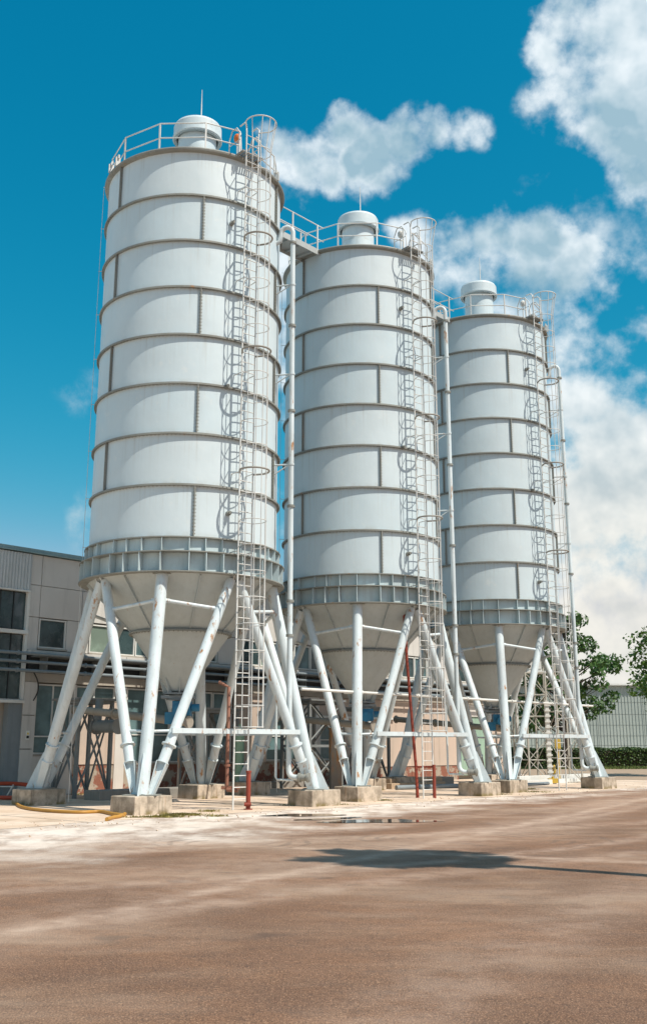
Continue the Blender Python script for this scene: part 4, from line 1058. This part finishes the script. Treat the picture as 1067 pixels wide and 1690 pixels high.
def leafblob(m, centers, radii, n_each, size, squash=.8):
    V = []; Fc = []
    for c, r in zip(centers, radii):
        n = int(n_each*(r**2))
        d = rng.normal(size=(n, 3)); d /= np.linalg.norm(d, axis=1)[:, None]; rad = r*(rng.uniform(.35, 1.0, n)**.5)
        p = np.array(c)+d*rad[:, None]*np.array([1, 1, squash])
        for i in range(n):
            nrm = d[i]*.6+rng.normal(size=3)*.7+np.array([0, 0, .5]); nrm /= np.linalg.norm(nrm); u = np.cross(nrm, rng.normal(size=3)); u /= np.linalg.norm(u); w = np.cross(nrm, u); s_ = size*rng.uniform(.6, 1.3)
            k = len(V); V += [p[i]-u*s_, p[i]+w*s_*.55+u*s_*.1, p[i]+u*s_, p[i]-w*s_*.55+u*s_*.1]; Fc.append((k, k+1, k+2, k+3))
    m.add(V, Fc); return m
def make_tree(name, loc, h, crown_r, trunk_h, nb, leaf, lab, seed, dens=60, lsize=.2, lean=(0, 0), trunk_r=.28, clump=(.5, 1.1), bias=None):
    global rng; rng = np.random.default_rng(seed)
    t = empty(name, loc, 0, lab, 'tree')
    tr = MB(); top = np.array([lean[0], lean[1], h*.8])
    pts = [np.array([0, 0, -.1]), np.array([0, 0, trunk_h*.5]), np.array([lean[0]*.3, lean[1]*.3, trunk_h]), top*.85, top]
    tr.path(pts, [trunk_r*1.25, trunk_r, trunk_r*.85, trunk_r*.35, .04], seg=12); tr.build('trunk', M['bark'], t)
    cs = []; rs = []; br = MB()
    for i in range(nb):
        z = trunk_h + (h-trunk_h)*rng.uniform(.02, .98); f = (z-trunk_h)/(h-trunk_h)
        prof = crown_r*math.sin(math.pi*min(.97, .16+f*.80))**.6
        a = rng.uniform(0, 2*math.pi); rr = prof*rng.uniform(.35, 1.0)
        cx, cy = math.cos(a)*rr+lean[0]*f, math.sin(a)*rr+lean[1]*f
        c = np.array([cx, cy, z]); c0 = np.array([lean[0]*f*.7, lean[1]*f*.7, max(trunk_h*.75, z-rr*.55)])
        mid = (c0+c)/2+rng.normal(size=3)*.15
        br.path([c0, mid, c], [.07, .045, .015], seg=5)
        cs.append(c); rs.append(rng.uniform(*clump))
        for _ in range(2):
            o = c+rng.normal(size=3)*np.array([.8, .8, .5])*crown_r*.16; cs.append(o); rs.append(rng.uniform(clump[0]*.6, clump[1]*.7)); br.path([mid, (mid+o)/2+rng.normal(size=3)*.08, o], [.03, .02, .008], seg=4)
    b = br.build('branch', M['bark'], t); b['kind'] = 'stuff'
    cr = MB(); leafblob(cr, cs, rs, dens, lsize); c = cr.build('crown', M[leaf], t); c['kind'] = 'stuff'
    return t
make_tree('tree', (18.3, 80.5, 0), 11.6, 4.3, 3.0, 52, 'leaf', 'dark green broadleaf tree right behind the farthest silo', 11, dens=110, lsize=.19, lean=(.3, 0), clump=(.5, 1.05))
make_tree('tree', (21.5, 60.5, 0), 9.0, 3.8, 2.6, 54, 'leaf2', 'bright green broadleaf tree reaching in at the right edge', 23, dens=140, lsize=.13, lean=(-.3, 0), clump=(.45, .95))
make_tree('tree', (12.5, 96.5, 0), 8.2, 3.5, 3.0, 30, 'leaf', 'dark tree glimpsed through the legs of the farthest silo', 37, dens=70, lsize=.2)
# hedge
hd = empty('hedge', (0, 85.5, 0), 0, 'long clipped green hedge in front of the warehouse', 'hedge')
rng = np.random.default_rng(5)
core = MB(); core.box((34, .9, .65), (44, 1.3, 1.3)); core.build('hedge_core', M['bark'], hd)
m = MB(); V = []; Fc = []
for i in range(26000):
    face = rng.uniform()
    x = rng.uniform(12.5, 46); 
    if face < .55: y = rng.uniform(.0, .35); z = rng.uniform(.02, 1.45)
    else: y = rng.uniform(0, 1.9); z = 1.38+rng.uniform(-.1, .17)+.05*math.sin(x*2.1)
    p = np.array([x, y, z]); nrm = rng.normal(size=3)+np.array([0, -.4, .6]); nrm /= np.linalg.norm(nrm); u = np.cross(nrm, rng.normal(size=3)); u /= np.linalg.norm(u); w = np.cross(nrm, u); s_ = rng.uniform(.05, .11)
    k = len(V); V += [p-u*s_, p+w*s_*.6, p+u*s_, p-w*s_*.6]; Fc.append((k, k+1, k+2, k+3))
m.add(V, Fc); c = m.build('foliage', M['hedge'], hd); c['kind'] = 'stuff'

# slim tree outside the right edge whose crown throws the shadow on the yard
tx = 14.0/math.tan(se)
make_tree('tree', (1.05+tx*math.sin(sa), 16.4-tx*math.cos(sa), 0), 15.0, 1.45, 13.2, 30, 'leaf', 'slim tall tree just outside the right edge, its shadow on the yard', 41, dens=330, lsize=.13, clump=(.32, .6), trunk_r=.16)

# weeds and moss by the footings
def weeds(pts, lab):
    rng2 = np.random.default_rng(3); m = MB(); V = []; Fc = []
    for (u, v, rx, ry, n) in pts:
        x0, y0 = px_ground(u, v)
        for i in range(n):
            x = x0+rng2.normal()*rx; y = y0+rng2.normal()*ry; a = rng2.uniform(0, 6.28); h = rng2.uniform(.01, .07); w = rng2.uniform(.008, .02)
            k = len(V); V += [(x-math.cos(a)*w, y-math.sin(a)*w, .007), (x+math.cos(a)*w, y+math.sin(a)*w, .007), (x+rng2.normal()*.03, y+rng2.normal()*.03, h)]; Fc.append((k, k+1, k+2))
    m.add(V, Fc); o = m.build('weeds', M['moss']); tag(o, lab, 'weeds', kind='stuff')
weeds([(300, 1346, .22, .12, 1500), (250, 1350, .35, .05, 500), (272, 1349, .2, .08, 500), (345, 1340, .12, .1, 200), (540, 1329, .25, .1, 450), (625, 1322, .2, .1, 350), (806, 1312, .3, .15, 700), (870, 1303, .2, .2, 350), (355, 1348, .15, .1, 150), (125, 1312, .15, .2, 400), (880, 1308, .3, .2, 300), (490, 1330, .2, .1, 200)], 'yellow green weeds and moss growing round the concrete footings')
# loose stones and crumbs of concrete on the apron edge
rng3 = np.random.default_rng(9); m = MB()
for i in range(420):
    s_ = rng3.uniform(-9, 26); o_ = 4.1+rng3.normal()*.9; q = RW(s_, o_); r = rng3.uniform(.006, .02)
    A = rng3.normal(size=(3, 3)); A, _ = np.linalg.qr(A); m.box((q[0], q[1], r*.5+.006), (r*2, r*1.5, r), A)
o = m.build('gravel', M['apron']); tag(o, 'loose crumbs of stone scattered along the apron edge', 'gravel', kind='stuff')
